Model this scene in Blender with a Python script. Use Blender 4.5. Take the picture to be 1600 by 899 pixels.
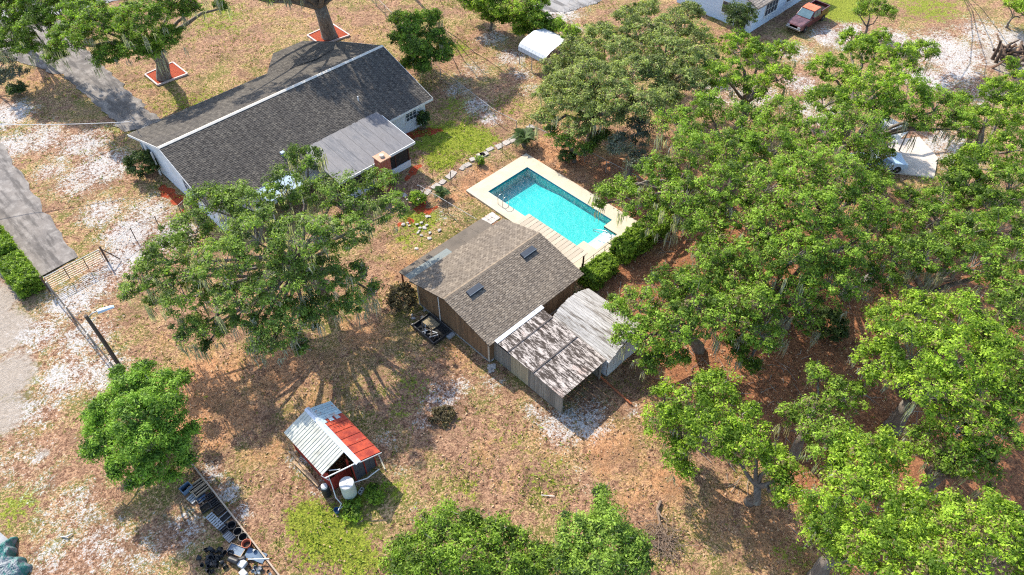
# Aerial view of a Florida back yard: house, pool, pool house, sheds and live oaks.  Units: metres.
import bpy, math
import numpy as np
from mathutils import Vector, Matrix

for o in list(bpy.data.objects): bpy.data.objects.remove(o)
scene = bpy.context.scene
col = scene.collection
R = math.radians

# ---------------------------------------------------------------- camera
cam_data = bpy.data.cameras.new('camera'); cam = bpy.data.objects.new('camera', cam_data); col.objects.link(cam)
cam.location = (0, 0, 40); cam.rotation_euler = (R(90 - 47.2), 0, R(-44.65))
cam_data.sensor_width = 36; cam_data.lens = 36 * 1170 / 1600; cam_data.clip_end = 6000
scene.camera = cam
# ---------------------------------------------------------------- sky, sun, exposure
ELEV, AZ = R(43.5), R(7.0)                       # azimuth measured from +Y towards +X
w = bpy.data.worlds.new('World'); scene.world = w; w.use_nodes = True
wn = w.node_tree.nodes; sky = wn.new('ShaderNodeTexSky'); sky.sky_type = 'NISHITA'; sky.sun_disc = False
sky.sun_elevation = ELEV; sky.sun_rotation = AZ; sky.altitude = 0; sky.air_density = 1.0; sky.dust_density = 1.2
w.node_tree.links.new(sky.outputs[0], wn['Background'].inputs[0]); wn['Background'].inputs[1].default_value = 0.15
sd = bpy.data.lights.new('sun', 'SUN'); sd.energy = 3.0; sd.angle = R(0.53); sd.color = (1.0, 0.92, 0.79)
sun = bpy.data.objects.new('sun', sd); col.objects.link(sun)
sv = Vector((math.sin(AZ) * math.cos(ELEV), math.cos(AZ) * math.cos(ELEV), math.sin(ELEV)))
sun.rotation_euler = sv.to_track_quat('Z', 'Y').to_euler(); sun.location = (30, 60, 60)
vs = scene.view_settings; vs.view_transform = 'Standard'; vs.look = 'None'; vs.exposure = 1.42; vs.gamma = 1; vs.use_curve_mapping = False
scene.render.engine = 'CYCLES'
scene.cycles.use_denoising = False; scene.cycles.filter_width = 1.15
scene.cycles.max_bounces = 6; scene.cycles.transparent_max_bounces = 12; scene.cycles.diffuse_bounces = 3

# ---------------------------------------------------------------- material helpers
class NT:
    def __init__(s, name):
        s.m = bpy.data.materials.new(name); s.m.use_nodes = True; s.t = s.m.node_tree
        s.b = s.t.nodes['Principled BSDF']; s.out = s.t.nodes['Material Output']
        s._co = None
    def n(s, kind, **k):
        x = s.t.nodes.new(kind)
        for a, v in k.items(): setattr(x, a, v)
        return x
    def L(s, a, b): s.t.links.new(a, b)
    def put(s, sock, v):
        if isinstance(v, (int, float)): sock.default_value = v
        elif isinstance(v, tuple): sock.default_value = (*v, 1) if len(v) == 3 and sock.type == 'RGBA' else v
        else: s.L(v, sock)
    def co(s, scale=None, rot=None):
        if s._co is None: s._co = s.n('ShaderNodeTexCoord').outputs['Object']
        if scale is None and rot is None: return s._co
        mp = s.n('ShaderNodeMapping'); s.L(s._co, mp.inputs[0])
        if scale: mp.inputs['Scale'].default_value = scale
        if rot: mp.inputs['Rotation'].default_value = rot
        return mp.outputs[0]
    def noise(s, scale, detail=3, rough=.6, vec=None, dist=0):
        x = s.n('ShaderNodeTexNoise'); s.L(vec or s.co(), x.inputs['Vector'])
        x.inputs['Scale'].default_value = scale; x.inputs['Detail'].default_value = detail
        x.inputs['Roughness'].default_value = rough; x.inputs['Distortion'].default_value = dist
        return x.outputs['Fac']
    def vor(s, scale, feature='F1', vec=None):
        x = s.n('ShaderNodeTexVoronoi', feature=feature); s.L(vec or s.co(), x.inputs['Vector']); x.inputs['Scale'].default_value = scale
        return x
    def math(s, op, a, b=0.0, c=0.0, clamp=False):
        x = s.n('ShaderNodeMath', operation=op, use_clamp=clamp)
        s.put(x.inputs[0], a); s.put(x.inputs[1], b); s.put(x.inputs[2], c); return x.outputs[0]
    def step(s, v, lo, hi):
        x = s.n('ShaderNodeMapRange', interpolation_type='SMOOTHSTEP'); s.put(x.inputs[0], v)
        x.inputs[1].default_value = lo; x.inputs[2].default_value = hi; return x.outputs[0]
    def mix(s, f, a, b, blend='MIX'):
        x = s.n('ShaderNodeMix', data_type='RGBA', blend_type=blend)
        s.put(x.inputs[0], f); s.put(x.inputs[6], a); s.put(x.inputs[7], b); return x.outputs[2]
    def attr(s, name): return s.n('ShaderNodeAttribute', attribute_name=name).outputs['Fac']
    def rnd(s): return s.n('ShaderNodeObjectInfo').outputs['Random']
    def bump(s, h, strength=.4, dist=.03):
        x = s.n('ShaderNodeBump'); x.inputs['Strength'].default_value = strength; x.inputs['Distance'].default_value = dist
        s.L(h, x.inputs['Height']); s.L(x.outputs[0], s.b.inputs['Normal'])
    def fin(s, c, rough=.85, spec=.3, metal=0):
        s.put(s.b.inputs['Base Color'], c); s.put(s.b.inputs['Roughness'], rough)
        s.b.inputs['Specular IOR Level'].default_value = spec; s.b.inputs['Metallic'].default_value = metal
        return s.m
MATS = {}
def mat(name, c, c2=None, scale=3, rough=.8, spec=.3, metal=0, bump=0, rnd=0, stretch=None, contrast=(.35, .65), dirt=None, dscale=1.2):
    """plain worn surface: two tones broken up by noise, an optional third tone of dirt, a random tone per object"""
    if name in MATS: return MATS[name]
    k = NT(name); c2 = c2 or tuple(x * .75 for x in c)
    v = k.co(stretch) if stretch else None
    f = k.noise(scale, 5, .65, v); fine = k.noise(scale * 9, 3, .6, v)
    a = k.mix(k.step(k.math('ADD', k.math('MULTIPLY', f, .7), k.math('MULTIPLY', fine, .3)), *contrast), c, c2)
    if dirt: a = k.mix(k.step(k.noise(dscale, 6, .7, v, .3), .52, .72), a, dirt)
    if rnd: a = k.mix(1.0, a, k.mix(k.rnd(), (1 - rnd,) * 3, (1 + rnd * .6,) * 3), 'MULTIPLY')
    if bump: k.bump(fine, bump)
    MATS[name] = k.fin(a, rough, spec, metal); return MATS[name]

# ---------------------------------------------------------------- mesh helpers
class MB:
    """collects solid pieces in one coordinate frame and links them as ONE mesh object"""
    def __init__(s): s.v = []; s.f = []; s.smooth = False
    def add(s, vs, fs):
        b = len(s.v); s.v += [tuple(map(float, p)) for p in vs]; s.f += [tuple(i + b for i in f) for f in fs]; return s
    def box(s, x0, x1, y0, y1, z0, z1):
        return s.add([(x0,y0,z0),(x1,y0,z0),(x1,y1,z0),(x0,y1,z0),(x0,y0,z1),(x1,y0,z1),(x1,y1,z1),(x0,y1,z1)],
                     [(0,3,2,1),(4,5,6,7),(0,1,5,4),(1,2,6,5),(2,3,7,6),(3,0,4,7)])
    def hexa(s, p): return s.add(p, [(0,3,2,1),(4,5,6,7),(0,1,5,4),(1,2,6,5),(2,3,7,6),(3,0,4,7)])
    def slab(s, quad, t):
        """a sheet through four points (counter-clockwise from above) with thickness t downwards"""
        lo = [(p[0], p[1], p[2] - t) for p in quad]; return s.hexa(lo + list(quad))
    def bar(s, a, b, w=.05, h=.05):
        a, b = Vector(a), Vector(b); d = (b - a).normalized(); up = Vector((0,0,1)) if abs(d.z) < .95 else Vector((0,1,0))
        x = d.cross(up).normalized() * w / 2; y = x.cross(d).normalized() * h / 2
        return s.hexa([a-x-y, a+x-y, b+x-y, b-x-y, a-x+y, a+x+y, b+x+y, b-x+y])
    def path(s, pts, rad, n=7, cap=True):
        pts = [Vector(p) for p in pts]; rad = rad if isinstance(rad, (list, tuple)) else [rad] * len(pts); b = len(s.v); X = None
        for i, p in enumerate(pts):
            d = (pts[min(i+1, len(pts)-1)] - pts[max(i-1, 0)]).normalized()
            X = (Vector((1,0,0)) if abs(d.x) < .9 else Vector((0,1,0))) if X is None else X
            X = (X - d * X.dot(d)).normalized(); Y = d.cross(X)
            for k in range(n):
                a = 2 * math.pi * k / n; q = p + (X * math.cos(a) + Y * math.sin(a)) * rad[i]; s.v.append(tuple(q))
        for i in range(len(pts) - 1):
            for k in range(n):
                s.f.append((b+i*n+k, b+i*n+(k+1) % n, b+(i+1)*n+(k+1) % n, b+(i+1)*n+k))
        if cap: s.f.append(tuple(b+k for k in reversed(range(n)))); e = b+(len(pts)-1)*n; s.f.append(tuple(e+k for k in range(n)))
        return s
    def tube(s, a, b, r, r2=None, n=8): return s.path([a, b], [r, r if r2 is None else r2], n)
    def lathe(s, prof, c=(0,0,0), n=16, axis=None):
        b = len(s.v); M_ = axis or Matrix.Identity(3)
        for r, z in prof:
            for k in range(n):
                a = 2*math.pi*k/n; q = M_ @ Vector((r*math.cos(a), r*math.sin(a), z)); s.v.append((q.x+c[0], q.y+c[1], q.z+c[2]))
        for i in range(len(prof)-1):
            for k in range(n): s.f.append((b+i*n+k, b+i*n+(k+1) % n, b+(i+1)*n+(k+1) % n, b+(i+1)*n+k))
        s.f.append(tuple(b+k for k in reversed(range(n)))); e = b+(len(prof)-1)*n; s.f.append(tuple(e+k for k in range(n)))
        return s
    def prism(s, poly, z0, z1):
        n = len(poly); return s.add([(x,y,z0) for x,y in poly] + [(x,y,z1) for x,y in poly],
            [tuple(reversed(range(n))), tuple(range(n, 2*n))] + [(i, (i+1) % n, n+(i+1) % n, n+i) for i in range(n)])
    def extrude(s, poly3, d):
        n = len(poly3); d = Vector(d); a = [Vector(p) for p in poly3]
        return s.add(a + [p + d for p in a], [tuple(reversed(range(n))), tuple(range(n, 2*n))] + [(i, (i+1) % n, n+(i+1) % n, n+i) for i in range(n)])
    def build(s, name, m, parent=None, local=False, bevel=0, smooth=False):
        off = Vector((0,0,0)) if (local or parent is None) else root_of(parent).location
        me = bpy.data.meshes.new(name); me.from_pydata([(x-off[0], y-off[1], z-off[2]) for x,y,z in s.v], [], s.f)
        me.materials.append(m); o = bpy.data.objects.new(name, me); col.objects.link(o); o.parent = parent
        if smooth: me.shade_smooth()
        if bevel:
            bm = o.modifiers.new('bevel', 'BEVEL'); bm.width = bevel; bm.segments = 2; bm.limit_method = 'ANGLE'
        return o
def root_of(o):
    while o.parent is not None: o = o.parent
    return o
def tag(o, label, cat, group=None, kind=None):
    if label: o['label'] = label
    if cat: o['category'] = cat
    if group: o['group'] = group
    if kind: o['kind'] = kind
    return o
def thing(name, label, cat, loc, group=None, rz=0):
    o = bpy.data.objects.new(name, None); col.objects.link(o); o.location = loc; o.rotation_euler = (0,0,rz); o.empty_display_size = .3
    return tag(o, label, cat, group)
def stuff(o): o['kind'] = 'stuff'; return o
def ground_kind(o): o['kind'] = 'structure'; return o
_unit = None
def unit_mesh(m, name):
    """unit cube sharing its mesh among alike pieces of one material"""
    key = (m.name, name)
    if key not in UNIT:
        b = MB().box(-.5,.5,-.5,.5,-.5,.5); me = bpy.data.meshes.new(name); me.from_pydata(b.v, [], b.f); me.materials.append(m); UNIT[key] = me
    return UNIT[key]
UNIT = {}
def piece(name, m, parent, c, s, rot=(0,0,0)):
    """one board, slat, bar ... a unit cube scaled into place; parents carry no scale"""
    o = bpy.data.objects.new(name, unit_mesh(m, name)); col.objects.link(o); o.parent = parent
    off = root_of(parent).location if parent else Vector((0,0,0))
    o.location = Vector(c) - off; o.scale = s; o.rotation_euler = rot; return o
def arr_mesh(name, m, V, nper, parent=None, attrs=None, off=None):
    """mesh of loose faces with nper corners each from an (n*nper,3) array; attrs: name -> per-face floats"""
    V = np.asarray(V, np.float32).reshape(-1, 3); nf = len(V) // nper
    if off is not None: V = V - np.asarray(off, np.float32)
    me = bpy.data.meshes.new(name); me.vertices.add(len(V)); me.vertices.foreach_set('co', V.ravel())
    me.loops.add(len(V)); me.loops.foreach_set('vertex_index', np.arange(len(V), dtype=np.int32))
    me.polygons.add(nf); me.polygons.foreach_set('loop_start', np.arange(0, len(V), nper, dtype=np.int32))
    for k, a in (attrs or {}).items():
        me.attributes.new(k, 'FLOAT', 'FACE').data.foreach_set('value', np.asarray(a, np.float32))
    me.materials.append(m); me.update(calc_edges=True)
    o = bpy.data.objects.new(name, me); col.objects.link(o); o.parent = parent; return o
def copy_tree(o, parent=None):
    c = o.copy(); col.objects.link(c); c.parent = parent
    for ch in list(o.children): copy_tree(ch, c)
    return c

# ---------------------------------------------------------------- measured places (metres)
ZONES = {'sand': [(8.03, 74.71, 3.2, 1), (8.76, 69.11, 3.4, 0.85), (6.77, 69.75, 3.03, 0.9), (11.21, 65.37, 3.28, 0.85), (11.02, 61.08, 3.47, 0.9), (8.56, 60.5, 2.75, 0.79), (7.73, 63.72, 2.13, 0.79), (11.05, 52.93, 2.85, 0.85), (8.76, 51.5, 2.78, 1), (11.24, 49.04, 2.72, 0.9), (8.49, 55.46, 2.59, 0.85), (7.13, 49.14, 2.7, 0.96), (4.75, 48.23, 2.66, 0.79), (2.62, 47.67, 2.64, 0.96), (-0.18, 46.29, 2.59, 0.79), (1.77, 43.56, 2.78, 0.81), (1.52, 40.0, 2.39, 0.9), (-0.49, 41.27, 2.7, 0.85), (-2.67, 39.93, 2.39, 0.68), (-4.94, 37.05, 3.09, 0.56), (-4.12, 31.64, 2.89, 0.68), (-4.78, 34.54, 2.0, 0.56), (-3.65, 28.53, 2.78, 0.68), (-5.96, 29.79, 2.36, 0.62), (-2.47, 26.35, 2.25, 0.62), (2.93, 28.38, 1.05, 0.8), (2.86, 26.42, 1.03, 0.85), (2.89, 24.72, 0.89, 0.8), (-0.14, 26.1, 1.8, 0.68), (7.2, 25.37, 1.43, 0.7), (6.92, 22.98, 1.2, 0.6), (11.44, 22.73, 1.22, 0.65), (11.04, 20.67, 0.99, 0.55), (16.11, 22.74, 1.88, 0.75), (14.0, 22.13, 1.02, 0.6), (17.66, 22.62, 1.26, 0.7), (20.08, 15.8, 2.23, 0.85), (21.56, 14.99, 2.04, 0.85), (19.51, 18.02, 1.03, 0.7), (18.96, 15.3, 1.2, 0.6), (49.72, 53.21, 2.49, 0.75), (48.46, 49.05, 2.38, 0.8), (47.01, 46.24, 1.98, 0.7), (40.06, 45.26, 1.86, 0.9), (39.49, 42.91, 1.51, 0.9), (40.59, 48.56, 1.92, 0.7), (44.03, 50.01, 2.66, 0.6), (45.64, 43.57, 1.92, 0.6), (58.59, 52.28, 3.77, 0.9), (56.97, 48.9, 2.18, 0.8), (81.19, 18.47, 5.53, 0.95), (87.54, 16.79, 5.01, 0.8), (74.51, 17.44, 3.32, 0.95), (78.48, 15.98, 3.06, 0.9), (62.01, 22.11, 3.95, 0.8), (60.06, 27.78, 3.3, 0.8), (69.95, 29.58, 2.93, 0.8), (75.12, 28.12, 3.06, 0.9), (78.43, 27.7, 2.37, 0.8), (58.35, 30.24, 3.95, 0.7), (79.91, 23.39, 3.16, 0.8), (65.17, 11.4, 3.96, 0.8), (75.27, 12.75, 3.68, 0.6), (28.01, 35.64, 1.55, 0.55), (28.33, 39.21, 1.61, 0.6), (24.12, 13.47, 0.83, 0.7), (18.77, 13.03, 0.98, 0.5), (17.97, 12.07, 0.78, 0.55), (28.32, 12.08, 0.86, 0.6), (11.73, 25.7, 1.26, 0.35), (19.14, 21.15, 1.26, 0.6), (9.89, 17.8, 0.96, 0.45), (2.79, 58.96, 2.01, 0.23), (65.08, 25.95, 2.76, 0.8)],
 'green': [(5.61, 20.16, 2.31, 1.0), (5.26, 21.83, 1.57, 0.9), (5.98, 17.99, 1.7, 0.8), (34.81, 43.38, 3.22, 0.95), (36.25, 41.56, 2.33, 1.1), (32.57, 41.67, 2.27, 0.75), (32.97, 43.86, 2.32, 0.7), (39.0, 46.32, 2.17, 0.6), (37.27, 44.4, 1.81, 0.5), (25.88, 36.67, 2.06, 0.75), (23.93, 35.5, 1.5, 0.6), (46.02, 54.12, 2.09, 0.55), (81.61, 30.57, 3.28, 1.2), (83.83, 29.83, 2.5, 1.1), (89.15, 24.16, 5.16, 0.6), (9.99, 19.66, 1.17, 0.6), (8.03, 20.75, 0.98, 0.7), (15.59, 24.66, 1.69, 0.45), (13.46, 23.99, 1.66, 0.4), (12.78, 17.19, 1.94, 0.4), (17.33, 17.54, 1.61, 0.4), (16.84, 14.35, 2.34, 0.4), (17.72, 10.62, 1.54, 0.35), (18.64, 65.69, 2.71, 0.4), (21.29, 64.56, 2.7, 0.55), (15.12, 64.88, 3.32, 0.35), (31.23, 77.27, 4.74, 0.45), (1.38, 41.63, 1.97, 0.3), (-2.48, 42.51, 2.0, 0.4), (-6.04, 34.1, 1.81, 0.6), (-5.51, 30.88, 1.3, 0.4), (37.79, 46.77, 1.85, 0.4), (37.3, 51.81, 1.93, 0.4), (42.05, 42.56, 2.46, 0.4), (15.86, 11.9, 1.53, 0.4), (22.89, 1.29, 1.58, 0.5), (17.14, 6.47, 1.13, 0.3)],
 'litter': [(10.0, 27.41, 3.39, 0.45), (15.54, 16.82, 3.55, 0.4), (18.45, 24.77, 3.02, 0.45), (18.68, 15.57, 2.8, 0.45), (5.25, 39.34, 2.41, 0.4), (6.19, 27.29, 2.5, 0.5), (12.28, 21.28, 2.41, 0.35), (4.16, 30.56, 2.16, 0.6), (-3.59, 37.58, 2.82, 0.35), (-2.13, 28.6, 2.94, 0.35), (39.66, 63.15, 4.34, 0.4), (19.59, 9.32, 2.72, 0.5), (9.78, 32.21, 4.02, 0.6), (5.81, 34.32, 3.63, 0.75), (4.0, 32.66, 2.21, 0.75), (6.54, 30.82, 2.61, 0.6), (15.83, 30.47, 2.7, 0.6), (12.34, 29.32, 2.62, 0.5), (21.95, 33.08, 1.93, 0.6), (22.56, 35.36, 1.49, 0.5), (20.85, 12.81, 3.21, 0.6), (21.29, 8.78, 2.37, 0.6), (33.14, 20.18, 4.29, 0.95), (30.64, 12.73, 4.89, 1.0), (35.21, 8.21, 5.07, 1.0), (29.75, 7.23, 4.31, 0.9), (35.93, 1.8, 5.52, 1.0), (33.94, -3.13, 5.84, 1.0), (43.65, 8.02, 7.66, 1.0), (40.41, 16.75, 7.6, 0.9), (39.24, 25.08, 6.3, 0.9), (40.21, 32.87, 3.36, 0.8), (41.55, 29.7, 3.33, 0.9), (48.4, 16.04, 8.31, 0.7), (53.87, 5.42, 8.63, 0.7), (22.87, 4.98, 3.56, 0.55), (23.03, 2.17, 3.55, 0.6), (28.21, 1.95, 3.77, 0.9), (31.9, 36.85, 2.16, 0.7), (29.3, 37.12, 2.12, 0.55), (33.53, 37.02, 2.19, 0.7), (39.23, 35.73, 2.27, 0.8), (37.68, 70.9, 6.13, 0.35), (35.49, 75.1, 4.73, 0.35), (27.97, 72.85, 4.5, 0.3), (12.28, 78.1, 4.54, 0.45), (11.82, 69.54, 4.16, 0.35), (16.22, 59.75, 2.52, 0.3), (25.46, 11.47, 2.5, 0.8), (42.14, 36.14, 3.51, 0.6), (46.84, 26.94, 5.17, 0.8), (85.06, 12.89, 3.24, 0.0), (68.96, 25.38, 2.86, 0.2), (13.57, 29.59, 2.2, 0.5), (5.47, 40.7, 2.45, 0.2), (43.73, -3.13, 7.61, 1.0), (27.77, -4.03, 4.18, 0.9), (24.8, -1.1, 2.41, 0.8)],
 'duff': [(33.14, 20.18, 4.29, 1.0), (30.64, 12.73, 4.89, 1.0), (35.21, 8.21, 5.53, 1.1), (30.74, 6.92, 3.92, 1.0), (35.93, 1.8, 5.98, 1.1), (35.16, -3.76, 5.93, 1.1), (43.65, 8.02, 7.66, 1.1), (40.41, 16.75, 7.6, 1.0), (39.86, 25.57, 5.83, 0.8), (28.97, 2.37, 3.8, 1.0), (43.73, -3.13, 7.61, 1.1), (52.48, 4.82, 8.48, 0.9), (28.47, -3.71, 4.21, 0.9), (27.43, 12.96, 2.57, 0.6), (40.54, 33.17, 2.25, 0.6), (41.55, 29.7, 2.77, 0.8)],
 'track': [(-2.07, 48.15, 2.94, 1.0), (-3.18, 43.92, 2.54, 1.0), (-4.58, 41.14, 2.46, 0.9), (-2.16, 51.54, 3.35, 1.0), (-1.13, 55.88, 3.52, 1.0), (-1.98, 44.95, 1.54, 0.7), (6.24, 68.32, 1.36, 0.2), (83.34, 12.87, 3.19, 1.0), (84.3, 14.52, 2.42, 0.9), (89.02, 14.39, 2.53, 0.8), (-3.81, 36.55, 0.65, 0.9), (62.27, 12.97, 3.85, 0.6)],
 'mulch': [(13.37, 53.99, 0.76, 1.0), (13.5, 52.5, 0.75, 1.0), (13.33, 50.9, 0.56, 0.9), (13.31, 54.98, 0.47, 0.8), (32.55, 46.02, 0.71, 1.0), (33.41, 45.71, 0.71, 1.0), (34.3, 45.24, 0.71, 1.0), (35.15, 44.82, 0.48, 0.9), (29.49, 41.85, 0.5, 1.0), (30.21, 42.12, 0.45, 1.0), (28.67, 41.45, 0.44, 0.9), (26.76, 37.74, 0.52, 1.0), (27.09, 37.09, 0.52, 1.0), (27.73, 36.89, 0.42, 0.9), (25.33, 37.21, 0.46, 1.0), (24.65, 37.57, 0.36, 0.9), (27.4, 38.1, 0.37, 0.9)]}
STONES = [(27.83, 39.02), (28.64, 38.91), (29.52, 38.97), (30.43, 39.13), (31.22, 39.3), (31.81, 39.31), (32.59, 39.28), (33.39, 39.35), (34.2, 39.43), (35.11, 39.42), (35.53, 39.38), (36.35, 39.35), (37.21, 39.28), (37.94, 39.22), (38.68, 39.16), (39.34, 39.17), (39.97, 39.23), (41.14, 39.17), (42.48, 39.25)]
BLOCKED = [(30.9, 38.1, 23.7, 36.8), (28.5, 31.5, 23.7, 31.3), (20.2, 28.6, 22.5, 30.2), (14.2, 35, 46.4, 59.3), (22.9, 30, 42.4, 46.6), (1.5, 5.5, 51.5, 80), (14.6, 18.2, 64, 85), (20.6, 24.4, 16.5, 22.5), (24.8, 28.3, 16.3, 21.1)]
# ================================================================ GROUND
def blob_field(X, Y, blobs):
    out = np.zeros_like(X)
    for x, y, r, wt in blobs:
        d = np.hypot(X - x, Y - y) / r
        out = np.maximum(out, wt * np.clip(1.35 - d, 0, 1))
    return out
def make_ground():
    core = np.arange(-16, 105.01, .5)
    lo = np.array([-3000, -1000, -300, -120, -60, -35, -24]); hi = np.array([109, 116, 130, 170, 300, 1000, 3000])
    xs = np.sort(np.unique(np.round(np.concatenate([lo, core, hi]), 3))); ys = xs.copy()
    X, Y = np.meshgrid(xs, ys, indexing='ij'); rng = np.random.default_rng(4)
    Z = .035 * np.sin(X * .9 + 1.3 * np.sin(Y * .31)) * np.sin(Y * .7 + X * .13) + .02 * rng.standard_normal(X.shape)
    Z = np.where((X > -16) & (X < 105) & (Y > -16) & (Y < 105), Z, 0) - .05
    V = np.stack([X, Y, Z], -1).reshape(-1, 3); nx, ny = len(xs), len(ys)
    i, j = np.meshgrid(np.arange(nx - 1), np.arange(ny - 1), indexing='ij')
    cx, cy = (xs[:-1] + xs[1:]) / 2, (ys[:-1] + ys[1:]) / 2
    hole = ((cx > 32) & (cx < 37))[:, None] & ((cy > 24) & (cy < 35.5))[None, :]
    F = np.stack([i*ny+j, (i+1)*ny+j, (i+1)*ny+j+1, i*ny+j+1], -1)[~hole].reshape(-1, 4)
    me = bpy.data.meshes.new('ground'); me.from_pydata(V, [], F.tolist())
    for nm, bl in ZONES.items():
        me.attributes.new(nm, 'FLOAT', 'POINT').data.foreach_set('value', blob_field(X, Y, bl).astype(np.float32).ravel())
    k = NT('yard ground')
    big, mid, fine, tiny = k.noise(.16, 3), k.noise(.75, 5, .65), k.noise(3.4, 5, .7, dist=.5), k.noise(10, 5, .75)
    grit = k.noise(24, 3, .7); spot = k.noise(6.5, 3, .6, dist=.8)
    A_ = lambda v, g: k.math('MULTIPLY', k.math('SUBTRACT', v, .5), g)
    S_ = lambda *v: v[0] if len(v) == 1 else k.math('ADD', v[0], S_(*v[1:]))
    sp = k.math('ADD', k.math('MULTIPLY', fine, .45), k.math('MULTIPLY', tiny, .55))
    soil = k.mix(k.step(sp, .39, .61), (.11, .055, .034), (.48, .285, .175))
    straw = k.mix(k.step(tiny, .38, .60), (.19, .115, .05), (.57, .39, .20))
    dry = k.mix(k.step(S_(big, A_(mid, .9), A_(fine, .9)), .40, .62), soil, straw)
    weed = k.mix(k.step(grit, .35, .62), (.035, .05, .010), (.17, .18, .035))
    dry = k.mix(k.math('MULTIPLY', k.step(S_(spot, A_(mid, .8), A_(big, .6)), .535, .60), .85), dry, weed)
    lit = k.mix(k.step(sp, .38, .62), (.17, .072, .033), (.62, .325, .16))
    lit = k.mix(k.math('MULTIPLY', k.step(grit, .53, .64), .65), lit, (.52, .34, .23))
    c = k.mix(k.step(S_(k.attr('litter'), A_(mid, 1.1), A_(fine, .5)), .30, .72), dry, lit)
    c = k.mix(k.math('MULTIPLY', k.step(S_(k.noise(.45, 4, .6), A_(fine, .5)), .52, .66), .5), c, k.mix(tiny, (.05,.03,.02), (.24,.15,.09)))
    duff = k.mix(k.step(sp, .36, .64), (.125, .05, .028), (.45, .205, .10))
    c = k.mix(k.step(S_(k.attr('duff'), A_(mid, .9), A_(fine, .5)), .35, .75), c, duff)
    grn = k.mix(k.step(tiny, .36, .64), (.065, .09, .010), (.30, .35, .035))
    c = k.mix(k.math('MULTIPLY', k.step(S_(k.attr('green'), A_(fine, 1.7), A_(mid, 1.0), A_(tiny, .7)), .44, .62), .92), c, grn)
    trk = k.mix(k.step(sp, .3, .7), (.27, .225, .18), (.42, .36, .30))
    c = k.mix(k.step(S_(k.attr('track'), A_(fine, .8)), .45, .8), c, trk)
    sand = k.mix(k.step(tiny, .3, .7), (.37, .34, .315), (.57, .54, .515))
    c = k.mix(k.step(S_(k.attr('sand'), A_(fine, 1.7), A_(spot, 1.3), A_(tiny, 1.6), A_(mid, 1.0)), .56, 1.02), c, sand)
    red = k.mix(k.step(tiny, .3, .7), (.25, .04, .018), (.42, .085, .036))
    c = k.mix(k.step(S_(k.attr('mulch'), A_(fine, .5)), .45, .55), c, red)
    k.bump(S_(k.math('MULTIPLY', fine, .6), k.math('MULTIPLY', tiny, .7), k.math('MULTIPLY', grit, .3)), 1.0, .13)
    me.materials.append(k.fin(c, .95, .1)); me.shade_smooth()
    o = bpy.data.objects.new('ground', me); col.objects.link(o); return ground_kind(o)
make_ground()

# ---- driveways: uneven sheets of old asphalt
def asphalt(name, tone, tone2):
    k = NT(name); big, mid, fine = k.noise(.35, 4), k.noise(1.4, 5), k.noise(12, 4, .7)
    c = k.mix(k.step(big, .4, .62), tone, tone2)
    c = k.mix(k.math('MULTIPLY', k.step(mid, .40, .70), .6), c, (.40, .365, .33))
    c = k.mix(k.math('MULTIPLY', k.step(k.noise(.6, 6, .65, vec=k.co((2.6, .45, 1))), .46, .62), .75), c, (.085, .077, .072))
    c = k.mix(.5, c, k.mix(fine, (.35,.35,.35), (1,1,1)), 'MULTIPLY'); k.bump(fine, .4, .02)
    return k.fin(c, .9, .2)
def ragged(name, left, right, z, m, seed, amp=.15):
    """a strip between two edge lines, resampled with ragged borders"""
    rng = np.random.default_rng(seed); n = 60
    def rs(P):
        P = np.array(P, float); d = np.r_[0, np.cumsum(np.hypot(*np.diff(P, axis=0).T))]; t = np.linspace(0, d[-1], n)
        return np.stack([np.interp(t, d, P[:,0]), np.interp(t, d, P[:,1])], 1)
    a, b = rs(left), rs(right); e = (b - a) / np.linalg.norm(b - a, axis=1)[:, None]
    a = a + e * rng.normal(0, amp, (n, 1)); b = b + e * rng.normal(0, amp, (n, 1)); V = []; F = []
    K = 6
    for i in range(n):
        for q in range(K + 1):
            p = a[i] + (b[i] - a[i]) * q / K; edge = .035 if q in (0, K) else 0
            V.append((p[0], p[1], z - edge * 1.6))
    for i in range(n - 1):
        for q in range(K): v = i*(K+1)+q; F.append((v, v+1, v+K+2, v+K+1))
    mb = MB(); mb.v = V; mb.f = F; return ground_kind(mb.build(name, m))
ASPH = asphalt('old asphalt', (.20, .175, .155), (.125, .11, .10)); ASPH2 = asphalt('worn asphalt', (.225, .20, .18), (.155, .14, .13))
ragged('driveway', [(1.55,51.5),(1.75,60),(2.2,72),(3.0,90),(3,104)], [(4.9,51.7),(5.3,60),(6.1,70),(7.2,90),(7,104)], .045, ASPH2, 1)
ragged('front_driveway', [(14.6,64.5),(14.7,72),(14.5,78),(12.2,84),(10,95)], [(17.9,63.0),(17.9,70),(18.4,81),(18.6,86),(19,95)], .045, ASPH, 2)
ragged('street', [(12,92),(30,88),(48,84)], [(14,102),(32,98),(50,94)], .05, asphalt('street asphalt', (.30,.30,.30), (.25,.25,.25)), 3)
ragged('neighbour_lane', [(57,55),(59.2,51.8),(64,50.5)], [(59.5,57.5),(62,55),(68,53)], .045, asphalt('lane asphalt', (.32,.31,.30), (.26,.25,.24)), 5)
CONC = mat('parking concrete', (.55,.49,.43), (.42,.37,.33), 1.5, .9, bump=.2)
ground_kind(MB().prism([(57.9,13.8),(60.1,10.3),(63.0,11.3),(64.8,13.8),(62.0,15.6)], -.05, .07).build('parking_pad', CONC))

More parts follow.
